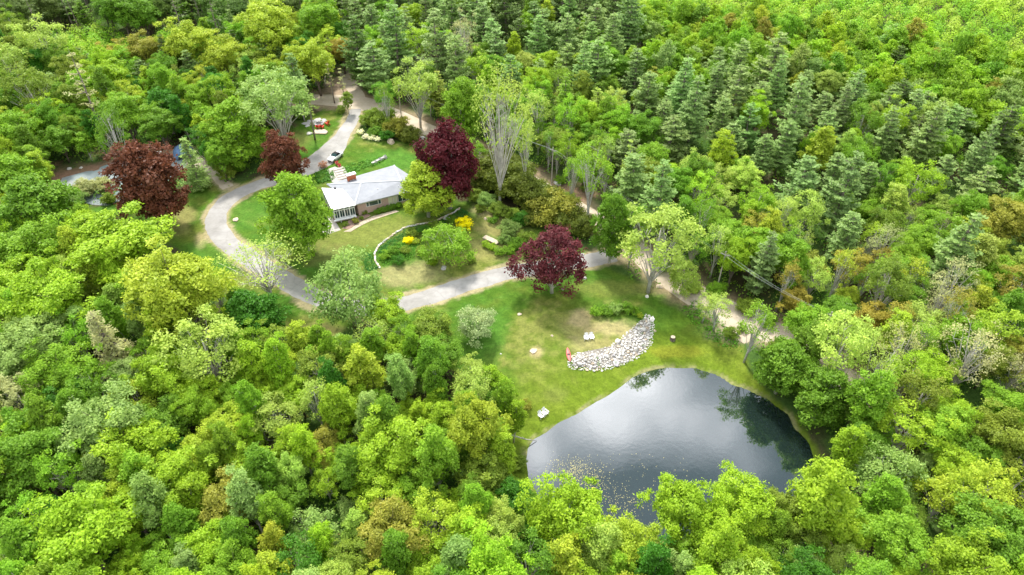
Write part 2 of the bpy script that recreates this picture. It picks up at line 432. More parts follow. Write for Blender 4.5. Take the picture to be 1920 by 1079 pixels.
KINDNAME = {'round': ("broadleaf_tree", "broadleaf", "round crowned broadleaf"), 'oval': ("aspen_tree", "tree", "narrow upright aspen"), 'airy': ("ash_tree", "tree", "loose crowned ash with pale limbs"),
    'birch': ("birch_tree", "tree", "slim birch"), 'bare': ("dead_tree", "tree", "almost bare grey tree"), 'beech': ("beech_tree", "tree", "dense beech"),
    'willow': ("willow_tree", "tree", "low willow"), 'young': ("young_tree", "tree", "small young tree"), 'pine': ("pine_tree", "tree", "tall pine"),
    'yew': ("yew_shrub", "shrub", "large shrub"), 'limbed': ("beech_tree", "tree", "beech"),
    'spruce': ("spruce_tree", "tree", "cone shaped spruce"), 'sparsepine': ("thin_pine_tree", "tree", "thin topped pine"), 'shrub': ("shrub", "shrub", "shrub")}
TREES = []     # dicts: x y z r s kind col px py manual label

def solve(px, py, w, kind, hs=1.0, hz=None):
    p = PROTO[kind][0]; z = 8.0
    for _ in range(16):
        x, y, t = at_z(px, py, z)
        s = w * t / F / (2 * p['R'])
        g = H1(x, y)
        z = .4 * z + .6 * (g + p['cz'] * s * hs)
    return x, y, g, s

def plant(px, py, w, kind, col, hs=1.0, label=None, idx=None):
    x, y, g, s = solve(px, py, w, kind, hs)
    TREES.append(dict(x=x, y=y, z=g, s=s, hs=hs, kind=kind, col=col, px=px, py=py, w=w, label=label, idx=(1 if kind == 'limbed' else idx), r=PROTO[kind][0]['R'] * s, manual=True))
# ------------------------------------------------------------------ plan of the place (authored in photograph pixels, placed on the terrain)
LAWN = [(330, 470), (300, 430), (235, 408), (180, 400), (165, 392), (215, 380), (330, 400), (345, 375), (375, 340), (395, 330), (430, 350), (470, 338), (492, 330),
    (500, 290), (520, 262), (545, 240), (575, 228), (600, 206), (640, 203), (668, 206), (672, 225), (672, 262), (690, 268), (730, 262), (790, 262), (800, 330),
    (860, 378), (905, 375), (950, 400), (1000, 420), (1040, 440), (1090, 470), (1120, 490), (1170, 520), (1215, 540), (1250, 540), (1300, 575), (1330, 612), (1390, 640),
    (1395, 662), (1405, 695), (1450, 745), (1500, 795), (1530, 830), (1550, 870), (1570, 930), (1500, 960), (1400, 1020), (1200, 1060), (1000, 980), (940, 900), (930, 860),
    (960, 830), (960, 760), (900, 720), (850, 690), (800, 650), (760, 620), (690, 600), (620, 640), (540, 625), (480, 590), (400, 540)]
CLEAR = [  # image regions that stay open
    [(165, 392), (180, 385), (330, 395), (345, 345), (380, 318), (430, 350), (492, 335), (497, 290), (515, 262), (545, 243), (570, 228), (600, 206), (640, 200),
     (668, 205), (690, 245), (790, 262), (855, 340), (900, 372), (960, 400), (985, 440), (1000, 480), (1110, 480), (1130, 510), (1190, 520), (1240, 545), (1290, 562),
     (1330, 600), (1395, 640), (1395, 662), (1402, 700), (1440, 750), (1480, 795), (1520, 835), (1545, 880), (1505, 905), (1450, 893), (1400, 883), (1330, 885),
     (1290, 903), (1250, 900), (1215, 935), (1190, 965), (1150, 978), (1135, 950), (1100, 918), (1068, 902), (1035, 925), (1005, 940), (996, 900), (965, 875), (955, 858),
     (985, 835), (1000, 800), (990, 765), (960, 722), (935, 700), (870, 690), (852, 640), (820, 612), (770, 578), (700, 575), (620, 605), (560, 600), (500, 575), (435, 550),
     (412, 500), (335, 500), (318, 452), (280, 420), (225, 405)],
    [(85, 345), (95, 318), (210, 298), (300, 280), (345, 268), (375, 285), (380, 320), (330, 345), (200, 350), (150, 385), (110, 380)],
    [(575, 180), (640, 150), (665, 165), (700, 190), (760, 205), (840, 250), (840, 268), (760, 235), (690, 205), (575, 197)],
    [(1295, 548), (1345, 560), (1460, 605), (1475, 640), (1400, 640), (1330, 600)],
    [(890, 305), (950, 290), (1040, 340), (1112, 395), (1100, 440), (1040, 430), (960, 400), (900, 370)],
    [(1015, 335), (1060, 345), (1125, 385), (1120, 405), (1060, 380), (1010, 355)]]
DRIVE = [((668, 205), 3.6), ((662, 222), 3.8), ((652, 240), 4.0), ((640, 258), 4.6), ((628, 275), 6.5), ((612, 293), 8.5), ((590, 306), 8.0), ((560, 322), 6.0), ((525, 335), 5.0), ((490, 345), 4.6),
    ((455, 358), 4.6), ((428, 374), 4.8), ((407, 398), 4.9), ((403, 425), 5.0), ((425, 455), 5.0), ((470, 486), 5.0), ((520, 517), 5.0), ((570, 548), 4.8), ((620, 570), 4.8), ((680, 580), 4.8), ((740, 574), 4.8),
    ((795, 560), 4.8), ((850, 541), 4.8), ((905, 524), 4.7), ((965, 509), 4.6), ((1040, 497), 4.6), ((1110, 488), 4.6), ((1150, 478), 5)]
ROAD = [((520, 175), 6), ((575, 186), 6.5), ((625, 188), 8), ((670, 192), 9), ((705, 203), 7), ((745, 217), 6), ((795, 240), 5.5), ((850, 265), 5.2), ((930, 302), 4.6), ((1010, 345), 4.2), ((1080, 385), 4.2), ((1140, 425), 4.6),
    ((1200, 475), 6), ((1250, 518), 6.5), ((1300, 552), 7), ((1345, 577), 8), ((1400, 602), 8), ((1450, 622), 7), ((1500, 652), 6.5), ((1560, 695), 6.5), ((1640, 750), 6)]
TRACK = [((672, 192), 5), ((665, 172), 4), ((655, 152), 4), ((645, 130), 4)]
SPUR = [((430, 352), 3), ((415, 338), 3), ((402, 325), 3), ((380, 308), 3.5), ((350, 300), 4)]
LANE = [((1385, 640), 2.5), ((1400, 622), 3.5), ((1410, 606), 5)]

def path_world(P):
    pts = [(*at(x, y)[:2], w) for (x, y), w in P]
    return chaikin(pts, 2, False)
DRV, RD, TRK, SPR, LNE = [path_world(p) for p in (DRIVE, ROAD, TRACK, SPUR, LANE)]

# ground: one sheet, fine where the clearing is, coarse out to the horizon
def axis(lo, hi, step, far):
    a = list(np.arange(lo, hi + 1e-6, step)); s = step; x = hi
    while x < far: s *= 1.22; x += s; a.append(x)
    s = step; x = lo; pre = []
    while x > -far: s *= 1.22; x -= s; pre.append(x)
    return np.array(pre[::-1] + a)
gx = axis(-118, 76, 0.62, 5000); gy = axis(42, 200, 0.62, 5000)
GX, GY = np.meshgrid(gx, gy)
GZ = height(GX.ravel(), GY.ravel()).reshape(GX.shape)
ny_, nx_ = GX.shape
PXg, PYg = project(GX, GY, GZ)
behind = GY < 5
PXg = np.where(behind, -9999, PXg); PYg = np.where(behind, -9999, PYg)

def fnoise(x, y, f, seed):
    r = np.random.default_rng(seed); out = 0
    for o in range(4):
        a = r.uniform(0, 6.28, 6); k = f * 1.9 ** o
        for q in range(3):
            out = out + np.sin(k * (x * math.cos(a[q]) + y * math.sin(a[q])) + a[q + 3] * 3 + 1.7 * np.sin(k * .6 * (x * math.sin(a[q]) - y * math.cos(a[q])) + a[q])) * 0.62 ** o
    return out / 4.5
n1 = fnoise(GX, GY, .16, 1); n2 = fnoise(GX, GY, .5, 2); n3 = fnoise(GX, GY, 1.6, 3)
def mixc(C, c, m): return C * (1 - m[..., None]) + np.array(c) * m[..., None]
def st(v, a, b): t = np.clip((v - a) / (b - a), 0, 1); return t * t * (3 - 2 * t)
Cg = np.zeros(GX.shape + (3,)) + np.array((.075, .066, .034))
Cg = mixc(Cg, (.06, .12, .025), st(n1 + .5 * n2, -.4, .3))
lawn = st(-(poly_sdf(LAWN, PXg, PYg)) + n2 * 7, -5, 4)
LC = np.zeros(GX.shape + (3,)) + np.array((.068, .145, .015))
LC = mixc(LC, (.12, .165, .025), st(n1 * .8 + n2 * .5, -.2, .5))
LC = mixc(LC, (.30, .26, .10), .28 * st(n1 + n3 * .9, .2, .9))
LC = mixc(LC, (.06, .155, .02), .6 * st(-n1 + n3 * .5, .15, .8))
def blob(C, px, py, rx, ry, c, s=1.0):
    q = np.sqrt(((PXg - px) / rx) ** 2 + ((PYg - py) / ry) ** 2) + n2 * .28 + n3 * .22
    return mixc(C, c, s * (1 - st(q, .45, 1.1)))
near_pond = poly_sdf(POND, GX, GY)
LC = mixc(LC, (.135, .195, .016), .8 * (1 - st(near_pond + n2 * 3, 2, 15)))
TAN, DRYG, OLV, RICH = (.40, .33, .17), (.27, .25, .09), (.17, .20, .045), (.075, .19, .025)
for b in ((1085, 610, 48, 30, DRYG, .75), (1160, 618, 66, 24, TAN, .7), (1088, 595, 24, 20, TAN, .75), (1110, 645, 60, 22, TAN, .5), (925, 395, 50, 22, TAN, .75), (940, 425, 60, 26, DRYG, .9), (890, 470, 120, 26, DRYG, .7),
    (770, 515, 90, 28, TAN, .55), (640, 445, 110, 30, OLV, .9), (720, 425, 100, 22, OLV, .8), (620, 480, 70, 25, DRYG, .4), (345, 405, 26, 26, DRYG, .8), (376, 450, 14, 18, TAN, .8), (330, 430, 30, 20, DRYG, .5), (1004, 660, 14, 12, TAN, .8),
    (1150, 645, 60, 16, DRYG, .6), (560, 262, 40, 18, DRYG, .4), (590, 620, 60, 16, (.10, .08, .04), .6), (1230, 540, 60, 16, (.2, .17, .08), .6), (1340, 620, 60, 18, (.10, .17, .03), .7),
    (745, 300, 70, 26, RICH, .8), (610, 268, 60, 18, RICH, .5), (480, 400, 60, 40, RICH, .6), (1140, 540, 90, 20, OLV, .7), (920, 640, 40, 60, RICH, .7), (1180, 750, 60, 20, DRYG, .3), (1040, 740, 30, 22, OLV, .6), (1270, 660, 60, 14, (.26, .27, .03), .6),
    (440, 400, 40, 30, RICH, .4), (390, 480, 50, 40, RICH, .4), (935, 860, 40, 30, (.10, .16, .03), .8), (640, 200, 60, 10, (.16, .13, .06), .7)): LC = blob(LC, *b)
strip = np.sin((GX * .6 + GY * .8) * 2.6) * .5 + .5
LC = LC * (1 + .17 * (strip[..., None] - .5)) * (1 + .16 * n3[..., None])
Cg = mixc(Cg, (0, 0, 0), np.zeros(GX.shape)); Cg = Cg * (1 - lawn[..., None]) + LC * lawn[..., None]
DIRT = (.46, .38, .28)
for P, extra, c, s in ((RD, 3.2, (.30, .23, .15), .8), (DRV, .7, (.40, .33, .20), .8), (TRK, 1.5, (.3, .22, .15), .8), (SPR, .8, (.38, .32, .2), .9)):
    dd = line_dist(P, GX, GY)
    w = np.mean([p[2] for p in P]) / 2
    Cg = mixc(Cg, c, s * (1 - st(dd + n2 * .7 + n3 * .5, w, w + extra)))
for b in ((640, 160, 40, 26, (.40, .30, .22), .9), (190, 325, 130, 26, (.24, .15, .10), .9), (110, 340, 40, 30, (.25, .15, .10), .9), (1060, 365, 70, 30, (.24, .15, .10), .8), (1400, 620, 90, 30, (.35, .29, .21), .7), (620, 195, 70, 14, (.28, .22, .15), .8), (330, 305, 60, 20, (.22, .18, .13), .8)):
    Cg = blob(Cg, *b)
shore = (1 - st(np.abs(near_pond - .1) + n3 * .2, .1, .7))
Cg = mixc(Cg, (.30, .27, .15), .75 * shore * st(n2 + n3, -.5, .6))
Cg = mixc(Cg, (.06, .05, .03), st(-near_pond, .3, 1.5))
idx = np.arange(ny_ * nx_).reshape(ny_, nx_)
Fq = np.stack([idx[:-1, :-1], idx[:-1, 1:], idx[1:, 1:], idx[1:, :-1]], -1).reshape(-1, 4)
m = bpy.data.materials.new("grass_and_forest_floor"); m.use_nodes = True
n, l = m.node_tree.nodes, m.node_tree.links; b = n['Principled BSDF']
b.inputs['Roughness'].default_value = .95; b.inputs['Specular IOR Level'].default_value = .08
ca = n.new('ShaderNodeAttribute'); ca.attribute_name = 'soil'
tc = n.new('ShaderNodeTexCoord'); t1 = n.new('ShaderNodeTexNoise'); t1.inputs['Scale'].default_value = 1.8; t1.inputs['Detail'].default_value = 8; t1.inputs['Roughness'].default_value = .75
l.new(tc.outputs['Object'], t1.inputs['Vector'])
rp_ = n.new('ShaderNodeValToRGB'); rp_.color_ramp.elements[0].position = .3; rp_.color_ramp.elements[0].color = (.62, .64, .66, 1)
rp_.color_ramp.elements[1].position = .7; rp_.color_ramp.elements[1].color = (1.35, 1.3, 1.25, 1)
mm = n.new('ShaderNodeMixRGB'); mm.blend_type = 'MULTIPLY'; mm.inputs['Fac'].default_value = 1
l.new(t1.outputs['Fac'], rp_.inputs['Fac']); l.new(ca.outputs['Color'], mm.inputs['Color1']); l.new(rp_.outputs['Color'], mm.inputs['Color2'])
l.new(mm.outputs[0], b.inputs['Base Color'])
bp = n.new('ShaderNodeBump'); bp.inputs['Strength'].default_value = .7; bp.inputs['Distance'].default_value = .15
l.new(t1.outputs['Fac'], bp.inputs['Height']); l.new(bp.outputs[0], b.inputs['Normal'])
GROUNDMAT = m
me = np_mesh("ground", np.stack([GX, GY, GZ], -1).reshape(-1, 3), Fq, GROUNDMAT, smooth=True)
a = me.color_attributes.new('soil', 'FLOAT_COLOR', 'POINT')
a.data.foreach_set('color', np.concatenate([np.clip(Cg, 0, 1), np.ones(GX.shape + (1,))], -1).astype(np.float32).ravel())
tag(obj("ground", me), kind='structure')

# driveway, road, tracks
def ribbon(name, P, mat, up, n=9, wob=.12):
    rr = random.Random(len(P)); V = []; Fc = []
    Wl = [0, 0]
    for i, p in enumerate(P):
        q0, q1 = P[max(0, i - 1)], P[min(len(P) - 1, i + 1)]
        dx, dy = q1[0] - q0[0], q1[1] - q0[1]; L = math.hypot(dx, dy) + 1e-9
        nx, ny = -dy / L, dx / L
        Wl = [.6 * Wl[k] + rr.uniform(-wob, wob) for k in (0, 1)]
        for k in range(n):
            f = -1 + 2 * k / (n - 1); off = f * p[2] / 2 + (Wl[0] if f < 0 else Wl[1]) * abs(f)
            x, y = p[0] + nx * off, p[1] + ny * off
            V.append((x, y, up + (.03 if 0 < k < n - 1 else -.08)))
    V = np.array(V); V[:, 2] += height(V[:, 0], V[:, 1])
    for i in range(len(P) - 1):
        for k in range(n - 1): Fc.append((i * n + k, i * n + k + 1, (i + 1) * n + k + 1, (i + 1) * n + k))
    return tag(obj(name, new_mesh(name, V, Fc, mat, True)), kind='structure')
def densify(P, step=1.2):
    out = []
    for a_, b_ in zip(P[:-1], P[1:]):
        k = max(1, int(math.hypot(b_[0] - a_[0], b_[1] - a_[1]) / step))
        out += [tuple(a_[j] + (b_[j] - a_[j]) * q / k for j in range(3)) for q in range(k)]
    return out + [P[-1]]
ASPH = mat_basic("worn_grey_asphalt", (.31, .297, .285), .9, .15, 0, .35, bump=.15, col2=(.39, .375, .36))
SAND = mat_basic("sandy_gravel", (.44, .36, .27), .95, .05, 0, .4, bump=.2, col2=(.55, .47, .37))
def weather(m, crack, amount):
    n, l = m.node_tree.nodes, m.node_tree.links; b = n['Principled BSDF']; src = b.inputs['Base Color'].links[0].from_socket
    tc = n.new('ShaderNodeTexCoord'); vo = n.new('ShaderNodeTexVoronoi'); vo.feature = 'DISTANCE_TO_EDGE'; vo.inputs['Scale'].default_value = crack; vo.inputs['Randomness'].default_value = 1
    ns = n.new('ShaderNodeTexNoise'); ns.inputs['Scale'].default_value = .5; ns.inputs['Detail'].default_value = 5; mix = n.new('ShaderNodeMixRGB'); mix.inputs['Fac'].default_value = .55
    l.new(tc.outputs['Object'], ns.inputs['Vector']); l.new(tc.outputs['Object'], mix.inputs['Color1']); l.new(ns.outputs['Color'], mix.inputs['Color2']); l.new(mix.outputs[0], vo.inputs['Vector'])
    r = n.new('ShaderNodeValToRGB'); r.color_ramp.elements[0].position = .0; r.color_ramp.elements[0].color = (amount, amount, amount, 1); r.color_ramp.elements[1].position = .035; r.color_ramp.elements[1].color = (1, 1, 1, 1)
    mu = n.new('ShaderNodeMixRGB'); mu.blend_type = 'MULTIPLY'; mu.inputs['Fac'].default_value = 1
    l.new(vo.outputs['Distance'], r.inputs['Fac']); l.new(src, mu.inputs['Color1']); l.new(r.outputs['Color'], mu.inputs['Color2'])
    st2 = n.new('ShaderNodeTexNoise'); st2.inputs['Scale'].default_value = .12; st2.inputs['Detail'].default_value = 7; st2.inputs['Roughness'].default_value = .7
    r2 = n.new('ShaderNodeValToRGB'); r2.color_ramp.elements[0].position = .35; r2.color_ramp.elements[0].color = (.80, .79, .76, 1); r2.color_ramp.elements[1].position = .65; r2.color_ramp.elements[1].color = (1.08, 1.08, 1.08, 1)
    m2 = n.new('ShaderNodeMixRGB'); m2.blend_type = 'MULTIPLY'; m2.inputs['Fac'].default_value = 1
    l.new(tc.outputs['Object'], st2.inputs['Vector']); l.new(st2.outputs['Fac'], r2.inputs['Fac']); l.new(mu.outputs[0], m2.inputs['Color1']); l.new(r2.outputs['Color'], m2.inputs['Color2'])
    l.new(m2.outputs[0], b.inputs['Base Color'])
weather(ASPH, .6, .90)
ribbon("road", densify(RD), SAND, .03); ribbon("dirt_track", densify(TRK), SAND, .045, wob=.3)
ribbon("driveway", densify([(a, b, w * .94) for a, b, w in DRV], .7), ASPH, .05, wob=.17); ribbon("gravel_path", densify(SPR), SAND, .035, wob=.3); ribbon("dirt_lane", densify(LNE), SAND, .025, wob=.3)

# paved court behind the copper tree
COURT_PX = [(108, 352), (112, 334), (215, 302), (285, 290), (338, 284), (356, 290), (352, 312), (320, 338), (262, 372), (200, 388), (150, 380)]
P = [at(x, y) for x, y in COURT_PX]
cx_, cy_ = sum(p.x for p in P) / len(P), sum(p.y for p in P) / len(P)
V, Fc = [], []
RINGS = 10
for r_ in range(RINGS + 1):
    for p in P:
        f = r_ / RINGS; x, y = cx_ + (p.x - cx_) * f, cy_ + (p.y - cy_) * f; V.append((x, y, H1(x, y) + (.09 if r_ < RINGS else -.05)))
k = len(P)
for r_ in range(RINGS):
    for j in range(k): Fc.append((r_ * k + j, (r_ + 1) * k + j, (r_ + 1) * k + (j + 1) % k, r_ * k + (j + 1) % k))
COURTM = mat_basic("grey_green_court_paint", (.17, .23, .23), .85, .2, 0, .12, col2=(.30, .31, .31))
tag(obj("court_pavement", new_mesh("court_pavement", V, Fc, COURTM)), kind='structure')

# pond water
wm = bpy.data.materials.new("dark_pond_water"); wm.use_nodes = True
n, l = wm.node_tree.nodes, wm.node_tree.links; b = n['Principled BSDF']
b.inputs['Base Color'].default_value = (.012, .022, .02, 1); b.inputs['Roughness'].default_value = .035; b.inputs['IOR'].default_value = 3.0
tc = n.new('ShaderNodeTexCoord'); t1 = n.new('ShaderNodeTexNoise'); t1.inputs['Scale'].default_value = 1.2; t1.inputs['Detail'].default_value = 4
bp = n.new('ShaderNodeBump'); bp.inputs['Strength'].default_value = .06; bp.inputs['Distance'].default_value = .05
l.new(tc.outputs['Object'], t1.inputs['Vector']); l.new(t1.outputs['Fac'], bp.inputs['Height']); l.new(bp.outputs[0], b.inputs['Normal'])
cen = np.mean(POND, 0)
PP = [tuple(cen + (np.array(p) - cen) * 1.02) for p in POND]
V = [(x, y, 0.05) for x, y in PP]
tag(obj("pond_water", new_mesh("pond_water", V, [tuple(range(len(V)))], wm)), kind='structure')

# ------------------------------------------------------------------ trees
SPECIMEN = [
 (270, 342, 150, 'beech', 'C', 1.0, "large copper red broadleaf tree beside the grey court, left of the driveway"),
 (533, 300, 92, 'beech', 'C', 1.1, "copper red tree standing behind the big green maple near the house"),
 (838, 308, 126, 'beech', 'M', 1.18, "tall dark maroon tree behind the right end of the house"),
 (558, 394, 134, 'beech', 'F', 1.12, "big mid green maple hiding the left end of the house"),
 (799, 353, 108, 'beech', 'Y', .9, "yellow green tree touching the right front corner of the house roof"),
 (1038, 484, 134, 'limbed', 'U', 1.0, "purple beech with pale limbs leaning over the lower driveway"),
 (1150, 425, 82, 'beech', 'G', 1.6, "tall columnar green tree right of the purple beech"),
 (1232, 448, 152, 'airy', 'P', .85, "big loose pale yellow green tree at the top corner of the pond lawn"),
 (895, 606, 82, 'willow', 'V', 1.0, "small round silvery green tree alone on the lawn below the driveway"),
 (838, 457, 104, 'willow', 'F', .85, "round green willow like tree between the two yellow shrubs"),
 (440, 246, 118, 'beech', 'F', .95, "light green cone shaped tree left of the copper tree behind the house"),
 (515, 185, 132, 'airy', 'S', .85, "sage green tree with white trunk above the cone shaped tree"),
 (362, 312, 72, 'spruce', 'S', .8, "small blue green spruce between the copper tree and the gravel path"),
 (226, 458, 180, 'round', 'L', .62, "wide domed lime green tree below the copper red tree"),
 (325, 540, 182, 'round', 'Y', .85, "bright yellow green round tree left of the driveway bend"),
 (490, 497, 150, 'bare', 'P', .55, "see through pale tree hanging over the driveway bend"),
 (652, 545, 150, 'willow', 'S', 1.2, "feathery grey green pine covering the bottom of the driveway curve"),
 (475, 592, 122, 'beech', 'D', .8, "deep green dense tree below the see through tree"),
 (215, 655, 112, 'spruce', 'W', .9, "brownish grey spruce in the dark gap left of the round yellow green tree"),
 (865, 72, 52, 'bare', 'W', 1.5, "dead grey pine standing among the pines above the road"),
 (781, 158, 88, 'airy', 'P', 1.0, "pale yellow green tree with a white trunk beside the dirt road pole"),
 (865, 210, 92, 'beech', 'F', 1.3, "light green full tree above the maroon tree"),
 (935, 225, 112, 'bare', 'P', 1.6, "tall leafless looking white limbed tree right of the maroon tree"),
 (985, 262, 46, 'birch', 'P', 1.5, "thin white trunked birch right of the white limbed tree"),
 (1112, 310, 70, 'birch', 'F', 1.15, "forked white birch standing beside the brown bank of the dirt road"),
 (1072, 320, 44, 'birch', 'F', 1.1, "slender birch left of the forked white birch"),
 (205, 240, 60, 'birch', 'G', 1.4, "leaning pale birch at the back of the grey court"),
 (1418, 605, 64, 'birch', 'F', .95, "straight white birch in front of the sandy road bend"),
 (1350, 575, 52, 'birch', 'P', .7, "leaning white birch on the mound beside the sandy road"),
 (1325, 570, 40, 'birch', 'P', .7, "thin leaning birch left of the mound beside the sandy road"),
 (1283, 520, 66, 'willow', 'P', 1.3, "small pale tree with a dark trunk at the lawn edge by the road"),
 (650, 188, 26, 'young', 'E', 1.2, "small tree with ivy trunk at the top end of the driveway"),
 (1820, 665, 112, 'bare', 'W', .95, "dead grey many branched tree right of the sandy road"),
 (1730, 612, 92, 'airy', 'P', .75, "pale sparse tree left of the dead grey tree"),
 (1640, 700, 92, 'bare', 'P', 1.1, "thin grey limbed tree right of the pond thicket"),
 (1700, 805, 120, 'airy', 'L', .8, "lime green crown on pale forked limbs right of the pond"),
 (1662, 890, 120, 'willow', 'S', 1.3, "pale sage tree right of the pond's lower end"),
 (1066, 962, 142, 'round', 'L', 1.0, "lime green tree in front of the pond's left end, its top over the water"),
 (1385, 950, 128, 'round', 'L', 1.0, "lime green tree in front of the pond right of its middle"),
 (1270, 955, 118, 'round', 'L', 1.05, "lime green double topped tree at the pond's bottom edge"),
 (1548, 935, 118, 'oval', 'L', 1.0, "pointed lime green tree at the right bottom corner of the pond"),
 (1178, 1022, 112, 'round', 'Y', 1.05, "yellow green tree between the lime trees below the pond"),
 (1328, 985, 104, 'round', 'L', 1.1, "lime green tree wedged low between the two middle pond trees"),
 (1462, 965, 92, 'round', 'E', 1.05, "olive green tree right of the pond front lime trees"),
 (1128, 1030, 84, 'oval', 'P', 1.1, "pale narrow tree low between two lime trees under the pond"),
 (1000, 965, 78, 'beech', 'G', 1.0, "mid green tree at the pond's lower left corner"),
]
for px, py, w, k, c, hs, lab in SPECIMEN: plant(px, py, w, k, c, hs, lab)
W_ = """105,165,64,pine,N;275,150,72,pine,K;365,140,64,pine,N;505,108,80,pine,S;268,97,75,round,B;212,106,56,round,O;355,80,92,round,Y;425,104,86,round,Y;
500,48,110,round,Y;590,115,84,round,Y;150,150,80,sparsepine,W;60,170,90,airy,E;75,78,90,airy,P;20,118,80,airy,P;18,250,90,round,F;60,235,60,round,B;210,150,80,round,L;235,215,84,round,F;
310,205,84,beech,D;382,222,52,young,F;300,235,70,round,G;110,262,60,round,G;158,268,44,young,F;640,95,56,round,O;618,140,34,sparsepine,W;60,18,50,sparsepine,K;125,12,60,pine,K;225,16,80,round,G;330,14,56,sparsepine,K;395,20,60,sparsepine,K;
265,24,70,round,G;600,32,90,round,F;545,75,60,round,L;460,130,60,airy,P;575,185,50,sparsepine,E;640,150,30,sparsepine,W;700,62,80,pine,N;668,30,70,pine,N;722,95,70,pine,N;772,30,60,round,L;780,78,66,airy,L;
830,85,46,birch,L;890,128,60,airy,L;955,132,56,round,F;905,62,84,pine,N;950,40,90,pine,K;1020,60,88,pine,N;1062,88,90,pine,N;1110,52,96,pine,N;1150,95,84,pine,N;1010,152,62,pine,N;1100,215,66,round,L;
1160,195,60,pine,N;1040,265,60,round,E;1010,125,50,round,L;1180,295,50,sparsepine,P;1210,325,72,round,E;1240,240,80,pine,N;1270,180,80,pine,N;1250,330,60,round,L;1300,120,70,pine,N;
1455,132,78,pine,N;1420,205,84,pine,N;1350,240,90,pine,N;1465,282,96,pine,N;1545,255,90,pine,N;1600,178,90,pine,N;1660,275,96,pine,N;1685,190,86,pine,K;1760,345,92,pine,N;1870,265,108,pine,K;1735,210,80,pine,N;1345,130,76,pine,N;
1540,280,58,oval,Y;1602,268,36,oval,L;1385,325,60,beech,F;1300,312,60,airy,P;1345,336,60,airy,P;1720,340,84,airy,L;1800,240,80,pine,N;1560,340,86,pine,N;1620,350,80,pine,N;1500,180,76,pine,N;1680,120,60,pine,K;1500,335,90,pine,K;1430,300,80,pine,N;
1350,378,60,airy,P;1506,395,80,airy,P;1360,440,76,round,F;1422,470,92,round,F;1475,470,76,round,G;1300,410,60,round,G;1582,460,110,pine,N;1632,402,60,beech,F;1736,412,60,round,F;1776,492,140,pine,N;1812,448,76,round,Y;1882,415,100,round,B;
1670,502,58,birch,F;1530,510,40,round,O;1620,515,34,round,O;1490,566,60,round,O;1590,556,46,round,Y;1636,602,74,round,O;1512,612,90,round,F;1585,625,70,airy,P;1700,560,70,round,G;1570,580,60,round,G;1880,520,80,round,F;1900,590,80,round,G;1850,570,60,round,G;
1472,690,118,beech,G;1545,740,120,beech,G;1700,700,90,airy,L;1750,700,90,round,L;1630,640,60,airy,P;1905,700,70,bare,W;1630,825,84,round,G;1780,775,92,round,L;1885,775,100,round,F;1830,860,90,round,G;1750,870,60,round,S;
1835,925,120,airy,Y;1770,930,90,airy,Y;1900,920,90,airy,Y;1862,1010,150,round,G;1580,995,92,round,L;1680,1010,120,round,F;1690,1065,84,round,L;1490,985,100,round,E;1400,1035,86,round,F;1590,1060,80,airy,P;1500,1070,80,airy,S;
1685,962,46,oval,L;1300,1040,90,round,F;1240,1060,70,oval,S;1780,1040,70,round,F;740,835,140,round,L;820,775,80,round,L;900,745,96,willow,G;920,805,70,round,F;905,895,108,beech,E;958,940,90,beech,D;880,1005,92,oval,L;800,1055,100,round,L;
740,1000,130,round,B;662,960,64,willow,S;1050,1055,90,oval,Y;880,690,60,airy,P;1000,1010,80,beech,D;35,745,92,airy,W;122,752,92,round,D;195,795,152,round,S;60,860,150,round,G;235,835,140,round,L;330,900,128,round,L;300,800,104,round,G;
440,800,92,round,Y;520,785,92,airy,P;552,835,60,oval,L;606,835,80,round,B;430,935,110,round,B;545,930,80,round,G;150,1000,180,round,L;250,960,110,round,L;312,1045,100,round,F;590,1000,110,willow,S;400,1030,110,round,L;510,1075,80,oval,Y;660,1050,90,round,E;
610,905,60,airy,L;75,400,160,beech,G;30,345,120,beech,F;60,470,130,round,F;95,560,150,round,L;10,545,120,round,L;60,645,130,round,S;112,695,120,round,F;30,700,100,round,S;380,655,140,airy,P;300,700,116,round,L;362,580,50,airy,P;
470,690,80,oval,L;520,645,70,airy,E;566,640,56,oval,Y;600,690,90,airy,E;700,628,72,bare,P;720,592,84,round,L;810,622,88,round,E;680,700,74,oval,Y;762,705,92,willow,S;832,665,78,round,G;892,730,80,airy,P;928,712,50,oval,L;740,655,70,round,L;
640,655,60,airy,S;450,745,80,round,F;380,740,90,round,L;560,740,80,round,L;640,760,90,round,L;700,760,70,round,F;150,600,90,beech,K;180,545,60,beech,K;470,870,90,round,L;370,850,90,round,Y;620,1075,60,round,L;240,1075,90,round,L;60,1040,100,round,F;1380,960,60,oval,F;
700,900,90,round,L;780,920,90,round,F;840,850,76,round,G;850,950,70,round,L;770,770,60,round,L;650,860,76,round,L;590,745,60,birch,P;1010,200,50,birch,P;1430,380,50,airy,L;1190,240,60,pine,N;1130,250,56,airy,F"""
for row in W_.replace("\n", "").split(";"):
    if row.strip():
        a_ = row.split(","); plant(float(a_[0]), float(a_[1]), float(a_[2]), a_[3], a_[4], {'round': .85, 'pine': .82, 'beech': .9}.get(a_[3], .95))

